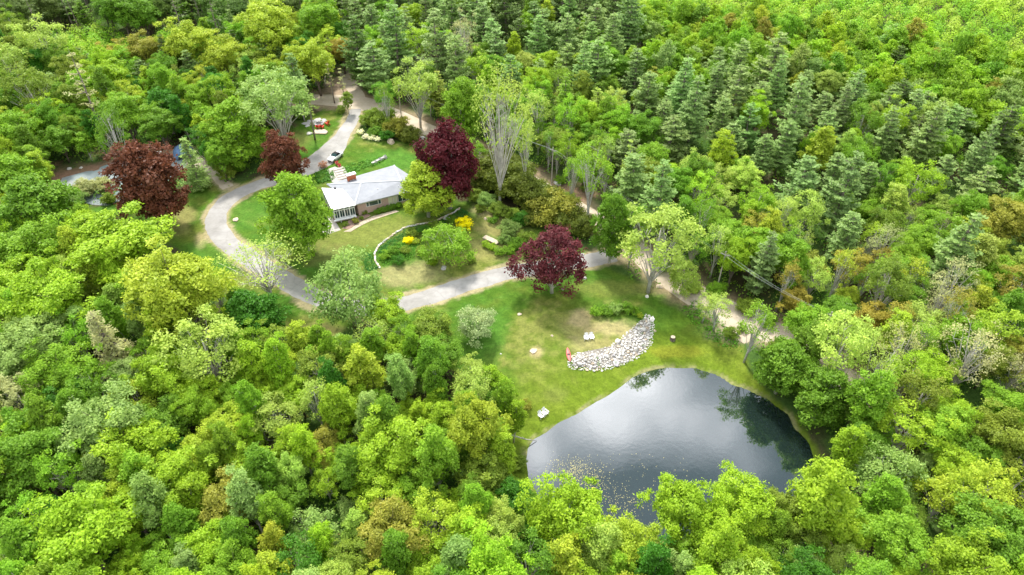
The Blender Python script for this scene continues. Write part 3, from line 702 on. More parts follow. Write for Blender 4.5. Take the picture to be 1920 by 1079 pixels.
# the rest of the forest, filled in between the trees placed above
_rx, _ry = np.meshgrid(np.arange(-200, 2121, 4.0), np.arange(-200, 1301, 4.0))
CLR = np.min([poly_sdf(C_, _rx, _ry) for C_ in CLEAR], 0)
def clr(px, py):
    i = np.clip(((np.asarray(px) + 200) / 4).astype(int), 0, CLR.shape[1] - 1); j = np.clip(((np.asarray(py) + 200) / 4).astype(int), 0, CLR.shape[0] - 1)
    return CLR[j, i]
_wx, _wy = np.meshgrid(np.arange(-260, 261, 1.0), np.arange(0, 361, 1.0))
WBL = np.minimum(np.minimum(line_dist(RD, _wx, _wy) - 4.6, line_dist(DRV, _wx, _wy) - 5), poly_sdf(POND, _wx, _wy) - 2.5)
AZ = np.linspace(0, 2 * math.pi, 8, endpoint=False)
def blocked(x, y, z, s, hs, p):
    px, py = project(x, y, z)
    if clr(px, py) < 4: return True
    i, j = min(520, max(0, int(x + 260.5))), min(360, max(0, int(y + .5)))
    if WBL[j, i] < 0: return True
    r_ = p['R'] * s * .88; rz = (p['H'] - p['cz']) * s * hs * .92
    X = np.concatenate([x + r_ * np.cos(AZ), [x, x]]); Y = np.concatenate([y + r_ * np.sin(AZ), [y, y]])
    Z = np.concatenate([np.full(8, z + p['cz'] * s * hs), [z + p['cz'] * s * hs + rz, z + p['cz'] * s * hs]])
    qx, qy = project(X, Y, Z)
    return bool((clr(qx, qy) < -1).any())

def region_pick(px, py, rr):
    u = rr.random()
    def ch(s): return rr.choice(s)
    young_r = -1 if py < float(np.interp(px, (1140, 1170, 1200, 1230, 1300, 1400, 1450, 1600, 1700, 1800, 1870, 2100), (-400, 60, 225, 225, 200, 195, 180, 215, 230, 265, 280, 350))) else 1
    if young_r < 0:
        if u < .025: return 'pine', 'K', .55, .7
        return 'young', ch("LLLFFFFFGYLGFLSFFB"), rr.uniform(.8, 1.4), rr.uniform(.95, 1.45)
    if poly_sdf([(60, 90), (200, 68), (400, 80), (345, 130), (230, 145), (160, 170), (60, 130)], [px], [py])[0] < 0:
        return 'young', ch("LFFG"), rr.uniform(.8, 1.2), .8
    if px < 470 and py < 90 or (py < 70 and px < 700):
        return (ch(['sparsepine', 'pine', 'round']), ch("KGK"), rr.uniform(.75, 1.0), rr.uniform(.95, 1.1))
    if py < 215 and 640 < px < 1230 or (px > 1150 and py < 455):
        if u < .84: return 'pine', ch("NNNNNK"), rr.uniform(.9, 1.5), rr.uniform(.7, 1.1)
        return ch(['round', 'airy', 'oval', 'round']), ch("LFFGLP"), rr.uniform(.6, .9), rr.uniform(.9, 1.1)
    if px < 640 and py < 370:
        if u < .15: return 'pine', ch("NK"), rr.uniform(.7, .95), 1
        return ch(['round', 'round', 'airy', 'oval']), ch("GFLEYDF"), rr.uniform(.55, .85), rr.uniform(1.0, 1.25)
    if px > 1150 and py < 770:
        if u < .16: return 'pine', ch("NK"), rr.uniform(.8, 1.1), 1
        if u < .25: return 'bare', ch('PW'), rr.uniform(.5, .8), 1.2
        return ch(['round', 'round', 'airy', 'oval', 'birch']), ch("FFGLGEPYB"), rr.uniform(.6, .95), rr.uniform(.9, 1.15)
    if px > 1500:
        return ch(['round', 'round', 'airy', 'oval', 'willow']), ch("FGLLPEF"), rr.uniform(.65, .95), rr.uniform(.9, 1.1)
    if 620 < px < 1300 and py < 420:
        return ch(['round', 'airy', 'oval', 'pine', 'birch']), ch("LFGFEP"), rr.uniform(.5, .8), rr.uniform(1.0, 1.2)
    if u < .02: return 'bare', 'P', rr.uniform(.5, .8), 1.1
    return ch(['round', 'round', 'oval', 'airy', 'oval']), ch("LLFFFGYSLFGFLYPSLGD"), rr.uniform(.5, .85), rr.uniform(1.0, 1.4)

rr = random.Random(5)
CELL = 9.0; gridh = {}
def gadd(t): gridh.setdefault((int(t['x'] // CELL), int(t['y'] // CELL)), []).append(t)
for t in TREES: gadd(t)
def near(x, y, r, f):
    cx, cy = int(x // CELL), int(y // CELL)
    for i in (-1, 0, 1):
        for j in (-1, 0, 1):
            for t in gridh.get((cx + i, cy + j), ()):
                if (t['x'] - x) ** 2 + (t['y'] - y) ** 2 < (f * (r + t['r'])) ** 2: return True
    return False
FILL = []
cand = RNG.uniform(0, 1, (34000, 2))
cy_all = 24 + cand[:, 1] ** .8 * 300; cx_all = (cand[:, 0] * 2 - 1) * (cy_all * .80 + 44)
ch_all = height(cx_all, cy_all)
bpx, bpy_ = project(cx_all, cy_all, ch_all)
for i in range(len(cand)):
    x, y, z = cx_all[i], cy_all[i], ch_all[i]
    if bpx[i] < -150 or bpx[i] > 2070: continue
    k, c, s, hs = region_pick(bpx[i], bpy_[i], rr)
    p = PROTO[k][0]; r_ = p['R'] * s
    if near(x, y, r_, .55 if k != 'young' else .52): continue
    tx, ty = project(x, y, z + p['cz'] * s * hs)
    if ty < -50 or ty > 1135 or tx < -110 or tx > 2030: continue
    if blocked(x, y, z, s, hs, p): continue
    t = dict(x=x, y=y, z=z, s=s, hs=hs, kind=k, col=c, px=float(tx), py=float(ty), w=0, label=None, idx=None, r=r_, manual=False)
    FILL.append(t); gadd(t)
young = sorted([t for t in FILL if t['kind'] == 'young'], key=lambda t: math.hypot(t['y'], t['x']))
FAR_YOUNG = young[290:]; far_ids = {id(t) for t in FAR_YOUNG}
TREES += [t for t in FILL if id(t) not in far_ids]
print("trees", len(TREES), "far young", len(FAR_YOUNG), {k: sum(t['kind'] == k for t in TREES) for k in PROTO})

# labels: colour and kind, then what it stands beside, then its turn from the left among its likes
MARKS = [(60, 30, "at the top left corner"), (220, 70, "behind the upper left clearing"), (350, 30, "among the dark trunks at upper left"), (500, 60, "above the sage tree with white trunk"), (620, 90, "above the top of the dirt road"),
    (110, 200, "above the left end of the grey court"), (270, 200, "behind the large copper red tree"), (390, 200, "behind the blue dome shelter"), (560, 180, "above the red garden chairs"), (720, 70, "above the dirt road bend"), (720, 150, "just beside the dirt road bend"),
    (850, 60, "around the dead grey pine"), (850, 140, "above the light green full tree"), (960, 60, "above the tall white limbed tree"), (1000, 170, "behind the white limbed tree"), (1090, 60, "in the tall pine group at top centre"), (1110, 170, "below the tall pine group"),
    (1030, 290, "on the bank above the dirt road"), (1180, 260, "above the forked white birch"), (1200, 340, "behind the columnar green tree"), (1250, 60, "at the hillside's left edge"), (1280, 190, "in the pines right of the forked birch"), (1300, 320, "above the big loose pale tree"),
    (1400, 60, "on the young hillside near the top"), (1400, 200, "in the pine belt below the young hillside"), (1420, 320, "in the lower pine belt"), (1360, 440, "above the power line"), (1480, 420, "in the green thicket above the sandy road"), (1550, 60, "high on the young hillside"),
    (1560, 220, "at the middle of the hillside foot"), (1580, 340, "in front of the hillside pines"), (1600, 460, "around the big pine above the sandy road"), (1600, 560, "right of the sandy road among orange bushes"), (1690, 60, "on the young hillside right of its middle"), (1740, 200, "at the foot of the young hillside"),
    (1720, 340, "among the blue green pines on the right"), (1740, 460, "around the wide pine on the right"), (1860, 60, "at the top right corner hillside"), (1870, 180, "on the right edge of the young hillside"), (1880, 320, "along the right edge below the hillside"), (1880, 450, "beside the bronze crowns at the right edge"),
    (1880, 600, "above the dead grey tree at the right edge"), (1720, 580, "left above the dead grey tree"), (1520, 640, "where the sandy road ends"), (1500, 740, "on the right bank of the pond"), (1630, 760, "behind the thicket on the right bank"), (1780, 720, "below the dead grey tree"), (1890, 760, "at the right edge below the dead tree"),
    (1600, 880, "right of the pond's lower corner"), (1750, 880, "beside the lime crown on forked limbs"), (1880, 920, "at the right edge near the bottom"), (1500, 980, "below the pond's right corner"), (1640, 1010, "along the bottom right of the pond"), (1790, 1030, "at the bottom edge near the right corner"), (1380, 1020, "at the bottom edge under the pond"),
    (1230, 1020, "directly below the pond's middle"), (1060, 1020, "below the pond's left end"), (930, 900, "on the left shore of the pond"), (900, 780, "left of the two lakeside chairs"), (860, 690, "at the lawn edge below the silvery tree"), (800, 620, "under the driveway's lower stretch"), (680, 620, "below the feathery pine"), (560, 660, "below the deep green dense tree"),
    (430, 660, "right of the brownish spruce"), (320, 680, "below the bright yellow green tree"), (200, 600, "left of the bright yellow green tree"), (80, 400, "at the left edge under the grey court"), (80, 520, "at the left edge at mid height"), (60, 640, "at the left edge below the wide yellow crown"), (170, 740, "below the brownish spruce"),
    (60, 800, "around the pale beige crown at the left edge"), (80, 920, "at the left edge near the bottom"), (120, 1040, "at the bottom left corner"), (260, 850, "below the pale sage crown"), (300, 980, "at lower left above the bottom edge"), (400, 800, "in the middle of lower left forest"), (440, 920, "around the bronze crown at lower left"),
    (430, 1050, "at the bottom edge below the bronze crown"), (550, 780, "at the heart of the lower forest"), (570, 900, "between the bronze and orange crowns"), (600, 1030, "at the bottom edge around the sage crown"), (700, 760, "above the large lime crown of the lower forest"), (720, 880, "below the large lime crown of the lower forest"), (740, 1030, "at the bottom edge left of the pond"), (860, 1020, "at the bottom edge just left of the pond"), (820, 860, "between large lime crown and pond")]
ORD = ["", "second ", "third ", "fourth ", "fifth ", "sixth ", "seventh ", "eighth ", "ninth ", "tenth ", "eleventh ", "twelfth ", "thirteenth ", "fourteenth ", "fifteenth ", "sixteenth ", "seventeenth ", "eighteenth ", "nineteenth ", "twentieth "]
for _d in ("twenty", "thirty", "forty"): ORD += [f"{_d}-{q} " for q in ("first", "second", "third", "fourth", "fifth", "sixth", "seventh", "eighth", "ninth", "tenth")]
SHORT = {'round': "rounded tree", 'oval': "upright tree", 'airy': "airy tree", 'birch': "birch", 'bare': "bare tree", 'beech': "dense tree", 'willow': "bushy tree", 'young': "young tree", 'pine': "pine", 'spruce': "spruce", 'sparsepine': "thin pine", 'limbed': "tree"}
ROUND = {c: (('mixed_broadleaf_tree', 'mixed') if c in 'YBOEK' else ('pale_broadleaf_tree', 'paler') if c in 'SPW' else ('broadleaf_tree', 'broadleaf')) if c not in 'FD' else ('deep_green_tree', 'deepgreen') if c == 'D' else ('fresh_green_tree', 'freshgreen') for c in COLS}  # same rounded broadleaf throughout; species unknown, the kind name only follows crown colour
groups = {}
for t in TREES:
    if not t['label']:
        mk = min(MARKS, key=lambda q: (q[0] - t['px']) ** 2 + (1.4 * (q[1] - t['py'])) ** 2)[2]
        groups.setdefault((mk, t['kind'], t['col']), []).append(t)
for (mk, k, c), L in groups.items():
    L.sort(key=lambda t: t['px'])
    for i, t in enumerate(L):
        core = f"{COLS[c][0]} {SHORT[k]}"; mk = " ".join(mk.split()[:9])
        t['label'] = f"{core} {mk}" if len(L) == 1 else (f"leftmost {core} {mk}" if i == 0 else f"{ORD[min(i, 49)]}{core} from left {mk}")
GROUP = {'round': "rounded trees of the forest", 'oval': "upright aspens of the forest", 'airy': "loose crowned ashes", 'birch': "birches", 'bare': "bare trees", 'beech': "dense crowned beeches", 'willow': "low willows",
    'young': "young trees on the hillside", 'pine': "pines of the forest", 'spruce': "spruces", 'shrub': "garden shrubs", 'yew': "large shrubs", 'limbed': None, 'sparsepine': "thin topped pines"}

def jitter(c, r, a=.10):
    g = 1 + r.uniform(-a, a); return tuple(max(0, min(1, v * g * (1 + r.uniform(-a * .6, a * .6)))) for v in c)
rt = random.Random(3)
for t in TREES:
    pr = PROTO[t['kind']]; p = pr[rt.randrange(len(pr)) if t['idx'] is None else t['idx']]
    kn = KINDNAME[t['kind']][0] if t['kind'] != 'round' else ROUND[t['col']][0]
    root = thing(kn, t['label'], "tree", (t['x'], t['y'], t['z']), rt.uniform(0, 6.28), GROUP[t['kind']] if t['kind'] != 'round' else ROUND[t['col']][1] + ' trees of the forest', (t['s'], t['s'], t['s'] * t['hs']))
    obj("crown", p['crown'], root, color=jitter(COLS[t['col']][1], rt, .04 if t['manual'] else .13))
    obj("trunk", p['trunk'], root)
    root.rotation_euler.x = rt.gauss(0, .03); root.rotation_euler.y = rt.gauss(0, .03)

# far young trees and woods past the countable ones: one joined mass
def scatter_mass(name, pts, size, per, rad, hgt, seed, cols, label):
    rng = np.random.default_rng(seed); pts = np.array(pts); n_ = len(pts)
    base = np.repeat(pts, per, 0); d = rdir(len(base), rng); d[:, 2] = np.abs(d[:, 2])
    rs = np.repeat(rng.uniform(.7, 1.25, n_), per)[:, None]
    off = d * np.array([rad, rad, hgt]) * rs * rng.uniform(.75, 1.05, (len(base), 1))
    N = unit(d + rng.normal(size=d.shape) * .3 + [0, 0, .15])
    V = leaves(base + off, N, np.full(len(base), size), rng)
    me = np_mesh(name, V, np.arange(len(V)).reshape(-1, 4), MASSLEAF, np.clip(np.repeat(rng.uniform(0, 1, n_), per) + rng.normal(size=len(base)) * .04, 0, 1))
    return tag(obj(name, me), label, kind='stuff')
MASSLEAF = LEAF.copy(); MASSLEAF.name = "mixed_foliage"
n, l = MASSLEAF.node_tree.nodes, MASSLEAF.node_tree.links
rampn = [q for q in n if q.type == 'VALTORGB'][0]
e = rampn.color_ramp.elements
while len(e) > 2: e.remove(e[1])
e[0].position = 0; e[0].color = (.15, .31, .03, 1); e[1].position = 1; e[1].color = (.27, .37, .05, 1)
for pos, c in ((.3, (.19, .38, .03, 1)), (.6, (.28, .44, .03, 1)), (.85, (.28, .40, .05, 1))): e.new(pos).color = c
if FAR_YOUNG:
    scatter_mass("distant_woods", [(t['x'], t['y'], t['z'] + .8) for t in FAR_YOUNG],   .46, 300, 2.5, 4.3, 1, None, "young woodland covering the far hillside")
und = []
crr = RNG.uniform(0, 1, (14000, 2))
uy = 26 + crr[:, 1] ** .85 * 275; ux = (crr[:, 0] * 2 - 1) * (uy * .8 + 40); uz = height(ux, uy)
qx, qy = project(ux, uy, uz)
ok = (qx > -60) & (qx < 1980) & (qy > -60)
ok &= clr(qx, qy) > 3
ok &= poly_sdf(LAWN, qx, qy) > 4
ok &= (poly_sdf(POND, ux, uy) > 2) & (line_dist(RD, ux, uy) > 4.2) & (line_dist(DRV, ux, uy) > 4)
und = np.stack([ux, uy, uz + .1], -1)[ok][:9000]
MASSLEAF2 = MASSLEAF.copy(); MASSLEAF2.name = "undergrowth_leaves"
q = [x for x in MASSLEAF2.node_tree.nodes if x.type == 'VALTORGB'][0].color_ramp.elements
for el, c in zip(q, ((.08, .20, .02), (.12, .28, .03), (.19, .35, .03), (.17, .27, .04), (.24, .20, .07))): el.color = (*c, 1)
_o = MASSLEAF; MASSLEAF = MASSLEAF2
scatter_mass("undergrowth", und,   .42, 20, 1.6, 2.2, 2, None, "leafy undergrowth on the forest floor")
MASSLEAF = _o
#SECTION4

# ------------------------------------------------------------------ materials for the things
BRICK = mat_basic("weathered_pink_brick", (.50, .33, .28), .9, .1, 0, 6, bump=.3, col2=(.62, .44, .38))
REDBRICK = mat_basic("red_brick", (.50, .16, .08), .9, .1, .2, 6, bump=.3)
ROOFM = mat_basic("light_grey_shingle", (.27, .28, .305), .85, .2, 0, .6, bump=.15, col2=(.33, .34, .365), detail=10)
WHITE = mat_basic("white_paint", (.82, .82, .82), .5, .4, .03, 3)
CREAM = mat_basic("cream_paint", (.70, .66, .50), .6, .3, .04, 3)
GLASS = mat_basic("dark_window_glass", (.02, .05, .06), .06, .9)
DARK = mat_basic("dark_trim", (.04, .04, .045), .5, .3)
BLACKR = mat_basic("black_rubber", (.02, .02, .02), .8, .2)
CONC = mat_basic("pale_concrete", (.46, .42, .38), .9, .1, .15, 1.5, bump=.2)
PATHM = mat_basic("beige_stone_path", (.45, .37, .28), .9, .1, .25, 2.5, bump=.3)
STONEM = mat_basic("lichened_white_stone", (.44, .42, .39), .9, .15, 0, 1.6, bump=.3, col2=(.74, .71, .66))
STONEG = mat_basic("grey_stone", (.36, .35, .36), .9, .15, 0, 1.2, bump=.3, col2=(.55, .52, .51))
STONET = mat_basic("tan_stone", (.45, .36, .27), .9, .15, 0, 2.0, bump=.4, col2=(.66, .55, .42))
REDP = mat_basic("red_plastic", (.62, .035, .02), .45, .4)
PINKP = mat_basic("faded_red_plastic", (.66, .15, .14), .5, .4, .1, 2)
WOODM = mat_basic("weathered_brown_wood", (.36, .24, .16), .85, .15, .25, 4)
POLEM = mat_basic("grey_weathered_pole", (.42, .38, .33), .9, .1, .2, 3)
BLUET = mat_basic("blue_grey_tarp", (.13, .22, .38), .6, .3, .2, 1.2, bump=.2)
CARW = mat_basic("white_car_paint", (.80, .80, .80), .25, .6)
STEEL = mat_basic("grey_metal", (.45, .45, .46), .35, .5, metallic=.8)

def V3(px, py, z): x, y, t = at_z(px, py, z); return Vector((x, y, z))
def prism(name, pts, z0, z1, mat, parent=None):
    """closed slab over a plan polygon; z1 may be a list of heights"""
    k = len(pts); zt = z1 if isinstance(z1, list) else [z1] * k
    area = sum(pts[i][0] * pts[(i + 1) % k][1] - pts[(i + 1) % k][0] * pts[i][1] for i in range(k))
    if area < 0: pts = pts[::-1]; zt = zt[::-1]
    V = [(p[0], p[1], z0) for p in pts] + [(p[0], p[1], z) for p, z in zip(pts, zt)]
    Fc = [tuple(reversed(range(k))), tuple(range(k, 2 * k))] + [(i, (i + 1) % k, k + (i + 1) % k, k + i) for i in range(k)]
    return obj(name, new_mesh(name, V, Fc, mat), parent)
def frame2d(a, b):
    """matrix whose X runs a->b, Z up, Y points out to the left of a->b"""
    d = Vector((b[0] - a[0], b[1] - a[1], 0)); L = d.length; d.normalize(); nrm = Vector((d.y, -d.x, 0))
    M = Matrix(((d.x, -nrm.x, 0, a[0]), (d.y, -nrm.y, 0, a[1]), (0, 0, 1, 0), (0, 0, 0, 1)))
    return M, L

# ------------------------------------------------------------------ the house
EZ = 6.9
hA, hB, hD, hC = V3(613, 346, EZ), V3(739, 310, EZ), V3(802, 351, EZ), V3(665, 384, EZ)
r1, r2 = V3(677, 343, 8.1), V3(752, 339, 8.1)
house = thing("brick_house", "low pink brick house with a pale grey hipped roof and white sunroom", "house")
cenH = (hA + hB + hC + hD) / 4
V = [hA, hB, hD, hC, r1, r2] + [v + Vector((0, 0, -.28)) for v in (hA, hB, hD, hC)]
obj("roof", new_mesh("roof", V, [(3, 2, 5, 4), (0, 3, 4), (1, 0, 4, 5), (2, 1, 5), (6, 9, 3, 0), (9, 8, 2, 3), (8, 7, 1, 2), (7, 6, 0, 1), (6, 7, 8, 9)], ROOFM), house)
roof_o = house.children[0] if house.children else None
CAPM = mat_basic("ridge_cap_shingle", (.42, .435, .46), .8, .2, .06, 2)
for a, b in ((r1, r2), (r1, hA), (r1, hC), (r2, hB), (r2, hD)):
    MB().beam(a + Vector((0, 0, .02)), b + Vector((0, 0, .02)), .34, .10).build("ridge_cap", CAPM, house)
vm = V3(727, 366, EZ)      # small cross gable fold of the front slope
MB().beam(r1.lerp(r2, .12) + Vector((0, 0, -.03)), vm + Vector((0, 0, .03)), .22, .07).build("ridge_cap", CAPM, house)
for a, b in ((hC, hD), (hA, hB)):
    MB().beam(a + Vector((0, 0, -.15)) , b + Vector((0, 0, -.15)), .14, .12).build('gutter', STEEL, house)
for f_, s_ in ((.35, .5), (.7, .45)):
    q_ = hC.lerp(hD, f_).lerp(r1.lerp(r2, f_), s_); MB().tube([q_ - Vector((0, 0, .2)), q_ + Vector((0, 0, .35))], .08, 8).build('roof_vent', STEEL, house)
inset = [p + (cenH - p).normalized() * .85 for p in (hA, hB, hD, hC)]
iA, iB, iD, iC = [(p.x, p.y) for p in inset]
def house_wall(a, b, z0=1.8, z1=EZ - .12, th=.25, mat=BRICK, name="wall"):
    M, L = frame2d(a, b); return MB().box(0, 0, z0, L, th, z1, M).build(name, mat, house)
def window(a, b, u0, u1, z0, z1, n=1, mat=WHITE, pane=GLASS, widths=None, name="window"):
    M, L = frame2d(a, b); f = .09; mb = MB()
    mb.box(u0, -.07, z0, u1, .05, z0 + f, M).box(u0, -.07, z1 - f, u1, .05, z1, M)
    cuts = [0] + list(np.cumsum(widths) / sum(widths)) if widths else [i / n for i in range(n + 1)]
    for c in cuts:
        u = u0 + (u1 - u0 - f) * c; mb.box(u, -.068, z0 + f, u + f, .048, z1 - f, M)
    w = mb.build(name, mat, house)
    for c0, c1 in zip(cuts[:-1], cuts[1:]):
        MB().box(u0 + (u1 - u0 - f) * c0 + f, -.03, z0 + f, u0 + (u1 - u0 - f) * c1, .02, z1 - f, M).build("pane", pane, w)
    return w
house_wall(iC, iD); house_wall(iD, iB); house_wall(iB, iA); house_wall(iA, iC)
M_, LF = frame2d(iC, iD)
window(iC, iD, 1.9, 5.3, 5.25, 6.55, widths=[1, 3.2, 1])
window(iC, iD, 9.1, 12.1, 4.6, 6.6, 3)
window(iC, iD, 12.9, 15.2, 5.0, 6.55, 2)
MB().box(6.9, -.05, 4.35, 7.9, .06, 6.6, M_).build("panel", CREAM, house)
window(iC, iD, 8.0, 8.9, 4.35, 6.6, 1, pane=CREAM, name="door")
window(iD, iB, 3, 5, 5.0, 6.5, 2); window(iB, iA, 3, 5, 5.0, 6.5, 2); window(iB, iA, 9, 11, 5.0, 6.5, 2)
# chimney
c0 = V3(659, 334, 7.9); e1 = (hB - hA).normalized(); e2 = Vector((e1.y, -e1.x, 0))
Mc = Matrix(((e1.x, e2.x, 0, c0.x), (e1.y, e2.y, 0, c0.y), (0, 0, 1, 0), (0, 0, 0, 1)))
ch_ = MB().box(-.95, -.42, 6.6, .95, .42, 8.85, Mc).build("chimney", REDBRICK, house)
MB().box(-1.08, -.55, 8.853, 1.08, .55, 9.0, Mc).build("chimney_cap", WHITE, ch_)
MB().box(-.7, .423, 6.8, .7, .8, 7.75, Mc).build("flashing", STEEL, ch_)
# sunroom
sFL, sFR, sTR, sTL = V3(624, 394, 7.0), V3(666, 385, 7.0), V3(643, 355, 7.35), V3(603, 353, 7.35)
ex = (sFR - sFL).normalized()
prism("sunroom_roof", [tuple(v)[:2] for v in (sTL, sTR, sFR + ex * .2, sFL - ex * .2)], 6.88, [7.42, 7.42, 7.02, 7.02], WHITE, house)
MB().box(-.05, -.05, 0, .35, .3, .5).build("vent_box", DARK, house, loc=tuple(V3(627, 356, 7.3)))
sc_ = (sFL + sFR + sTR + sTL) / 4
gFL, gFR, gTL = [tuple((p + (sc_ - p).normalized() * .35))[:2] for p in (sFL, sFR, sTL)]
Mf, Lf = frame2d(gFL, gFR); Ms, Ls = frame2d(gTL, gFL)
for (M, L, a, b, nb) in ((Mf, Lf, gFL, gFR, 4), (Ms, Ls, gTL, gFL, 5)):
    MB().box(0, .0, 4.2, L, .2, 4.48, M).build("sunroom_sill", WHITE, house)
    MB().box(0, .02, 1.2, L, .25, 4.19, M).build("plinth_wall", BRICK, house)
    bay = L / nb
    for i in range(nb):
        window(a, b, bay * i + .03, bay * (i + 1) - .03, 4.49, 6.35, 2, name="sunroom_window")
        window(a, b, bay * i + .03, bay * (i + 1) - .03, 6.36, 6.82, 1, name="transom_window")
    for i in range(nb + 1):
        MB().box(max(0, bay * i - .09), -.1, 4.49, min(L, bay * i + .09), .1, 6.86, M).build("sunroom_post", WHITE, house)
MB().box(-.3, -.5, 4.05, Lf + .1, -.003, 4.2, Mf).build("sunroom_ledge", WHITE, house)
MB().tube([Mf @ Vector((1.1, -.35, 1.6)), Mf @ Vector((1.1, -.35, 4.05))], .09, 8).build("porch_post", WHITE, house)

# ------------------------------------------------------------------ hard landscaping near the house
def patch(name, pxs, mat, up, kind='structure', sub=8):
    P = [at(x, y) for x, y in pxs]; cx = sum(p.x for p in P) / len(P); cy = sum(p.y for p in P) / len(P); k = len(P); V, Fc = [], []
    for r_ in range(sub + 1):
        for p in P:
            x, y = cx + (p.x - cx) * r_ / sub, cy + (p.y - cy) * r_ / sub; V.append((x, y, H1(x, y) + (up if r_ < sub else -.05)))
    for r_ in range(sub):
        for j in range(k): Fc.append((r_ * k + j, (r_ + 1) * k + j, (r_ + 1) * k + (j + 1) % k, r_ * k + (j + 1) % k))
    return tag(obj(name, new_mesh(name, V, Fc, mat)), kind=kind)
patch("basement_apron", [(608, 405), (620, 402), (640, 432), (614, 441), (600, 438)], CONC, .12)
patch("entry_walk", [(612, 318), (628, 312), (640, 318), (648, 334), (636, 346), (622, 342), (618, 330)], CONC, .12)
patch("garden_border_path", [(641, 436), (652, 432), (672, 418), (700, 405), (745, 393), (752, 396), (704, 411), (678, 423), (656, 436)], PATHM, .07)
patch("mulch_bed", [(640, 430), (652, 414), (668, 406), (690, 400), (697, 404), (672, 418), (655, 431)], mat_basic("pinkish_mulch", (.30, .20, .16), .95, .05, .25, 3), .08)

def rock_mesh(seed, sub=1, flat=.65, amp=.28):
    rng = random.Random(seed); bm = __import__('bmesh').new(); __import__('bmesh').ops.create_icosphere(bm, subdivisions=sub, radius=1)
    ox = [rng.uniform(0, 9) for _ in range(3)]
    for v in bm.verts:
        c = v.co; k = 1 + amp * (math.sin(c.x * 2.7 + ox[0]) * math.cos(c.y * 3.1 + ox[1]) + .6 * math.sin(c.z * 4 + ox[2])) + rng.uniform(-.09, .09)
        v.co = Vector((c.x * k, c.y * k * .85, c.z * k * flat))
    me = bpy.data.meshes.new("stone"); bm.to_mesh(me); bm.free(); return me
ROCKS = {}
for nm, mt in (('w', STONEM), ('g', STONEG), ('t', STONET)):
    ROCKS[nm] = []
    for q in range(6):
        me = rock_mesh(q, 2 if q < 2 else 1); me.materials.append(mt); ROCKS[nm].append(me)
rr = random.Random(21)
def boulder(px, py, w, mt, label, flat=1.0):
    p = at(px, py); s = w * p.y * 1.22 / F / 2
    o = obj("boulder", ROCKS[mt][rr.randrange(2)], None, (p.x, p.y, p.z + s * .15), (0, 0, rr.uniform(0, 6)), (s, s, s * flat)); tag(o, label, "boulder", "boulders on the lawns")
for a in ((733, 268, 15, 't', "cream boulder on the lawn right of the white flowers", 1.0), (580, 252, 9, 'w', "small white stone left of the red garden chairs"), (442, 413, 12, 't', "flat tan stone inside the driveway curve", .5), (1213, 557, 9, 'w', "white stone at the foot of the pale tree"),
          (1237, 538, 16, 't', "brown slab stone right of the pale tree's trunk", .5), (832, 503, 14, 'g', "flat grey stone under the round green willow", .5), (1055, 543, 6, 'w', "white stone under the purple beech"), (914, 388, 10, 't', "tan stone beside the yellow shrub", .8), (910, 411, 8, 't', "small tan stone under the yellow shrub's right side", .8),
          (1035, 630, 7, 't', "tan stone on the dry grass left of the white chairs", .6), (974, 590, 9, 't', "pinkish flat stone right of the silvery tree", .5), (939, 664, 5, 'w', "small pale stone below the silvery tree", .6), (1000, 659, 16, 't', "flat brownish slab in the lower lawn", .25), (1092, 478, 8, 'g', "grey stone right of the purple beech", .7),
          (1096, 522, 10, 'g', "grey flat stone on the lawn below the columnar tree", .5), (793, 262, 14, 'g', "grey boulder by the dirt road above the maroon tree", .8), (1046, 345, 16, 'w', "pale boulder on the brown bank of the dirt road", .8), (1382, 628, 12, 'g', "dark stone at the end of the road mound", .6),
          (838, 411, 16, 'w', "long pale stone under the yellow green tree", .4), (130, 317, 9, 'w', "white stone at the back edge of the court", .6), (152, 315, 7, 'w', "smaller white stone at the back edge of the court", .6), (620, 690, 8, 'g', "grey stone hidden at the forest edge", .6)): boulder(*a)

# rock bank above the pond
BANK_PX = [(1214, 590), (1226, 602), (1224, 625), (1216, 650), (1192, 670), (1160, 686), (1110, 696), (1075, 692), (1063, 682), (1075, 666), (1120, 660), (1146, 650), (1162, 640), (1182, 622), (1205, 602)]
BK = [tuple(at(x, y))[:2] for x, y in BANK_PX]
bank = thing("rock_bank", "crescent bank of tumbled white and grey rocks above the pond", "rock bank")
bx = [p[0] for p in BK]; by_ = [p[1] for p in BK]; placed = []
for r0, tries in ((.55, 30), (.30, 1400), (.20, 6000), (.13, 9000)):
    qx = RNG.uniform(min(bx), max(bx), tries); qy = RNG.uniform(min(by_), max(by_), tries); dd = poly_sdf(BK, qx, qy)
    for x, y, d in zip(qx, qy, dd):
        if d > -.1 + rr.uniform(0, .5) : continue
        r_ = r0 * rr.uniform(.8, 1.25)
        if all((x - a) ** 2 + (y - b) ** 2 > (.82 * (r_ + c)) ** 2 for a, b, c, _ in placed): placed.append((x, y, r_, d))
placed.sort(key=lambda t: -t[2])
small = MB(); TPL = [rock_mesh(50 + q, 1) for q in range(4)]
for i, (x, y, r_, d) in enumerate(placed):
    z = H1(x, y) + min(.35, -d * .16) + r_ * .08
    if i < 280:
        mt = 'w' if rr.random() < .7 else ('g' if rr.random() < .6 else 't')
        obj("stone", ROCKS[mt][2 + rr.randrange(4)], bank, (x, y, z), (rr.uniform(-.5, .5), rr.uniform(-.5, .5), rr.uniform(0, 6)), (r_ * rr.uniform(.9, 1.3), r_, r_ * rr.uniform(.8, 1.2)))
    else:
        t_ = TPL[i % 4]; M = Matrix.Translation((x, y, z)) @ Matrix.Rotation(rr.uniform(0, 6), 4, 'Z') @ Matrix.Diagonal((r_, r_, r_, 1))
        small.add([M @ v.co for v in t_.vertices], [tuple(p.vertices) for p in t_.polygons])
tag(small.build("small_stones", STONEM, bank), kind='stuff')
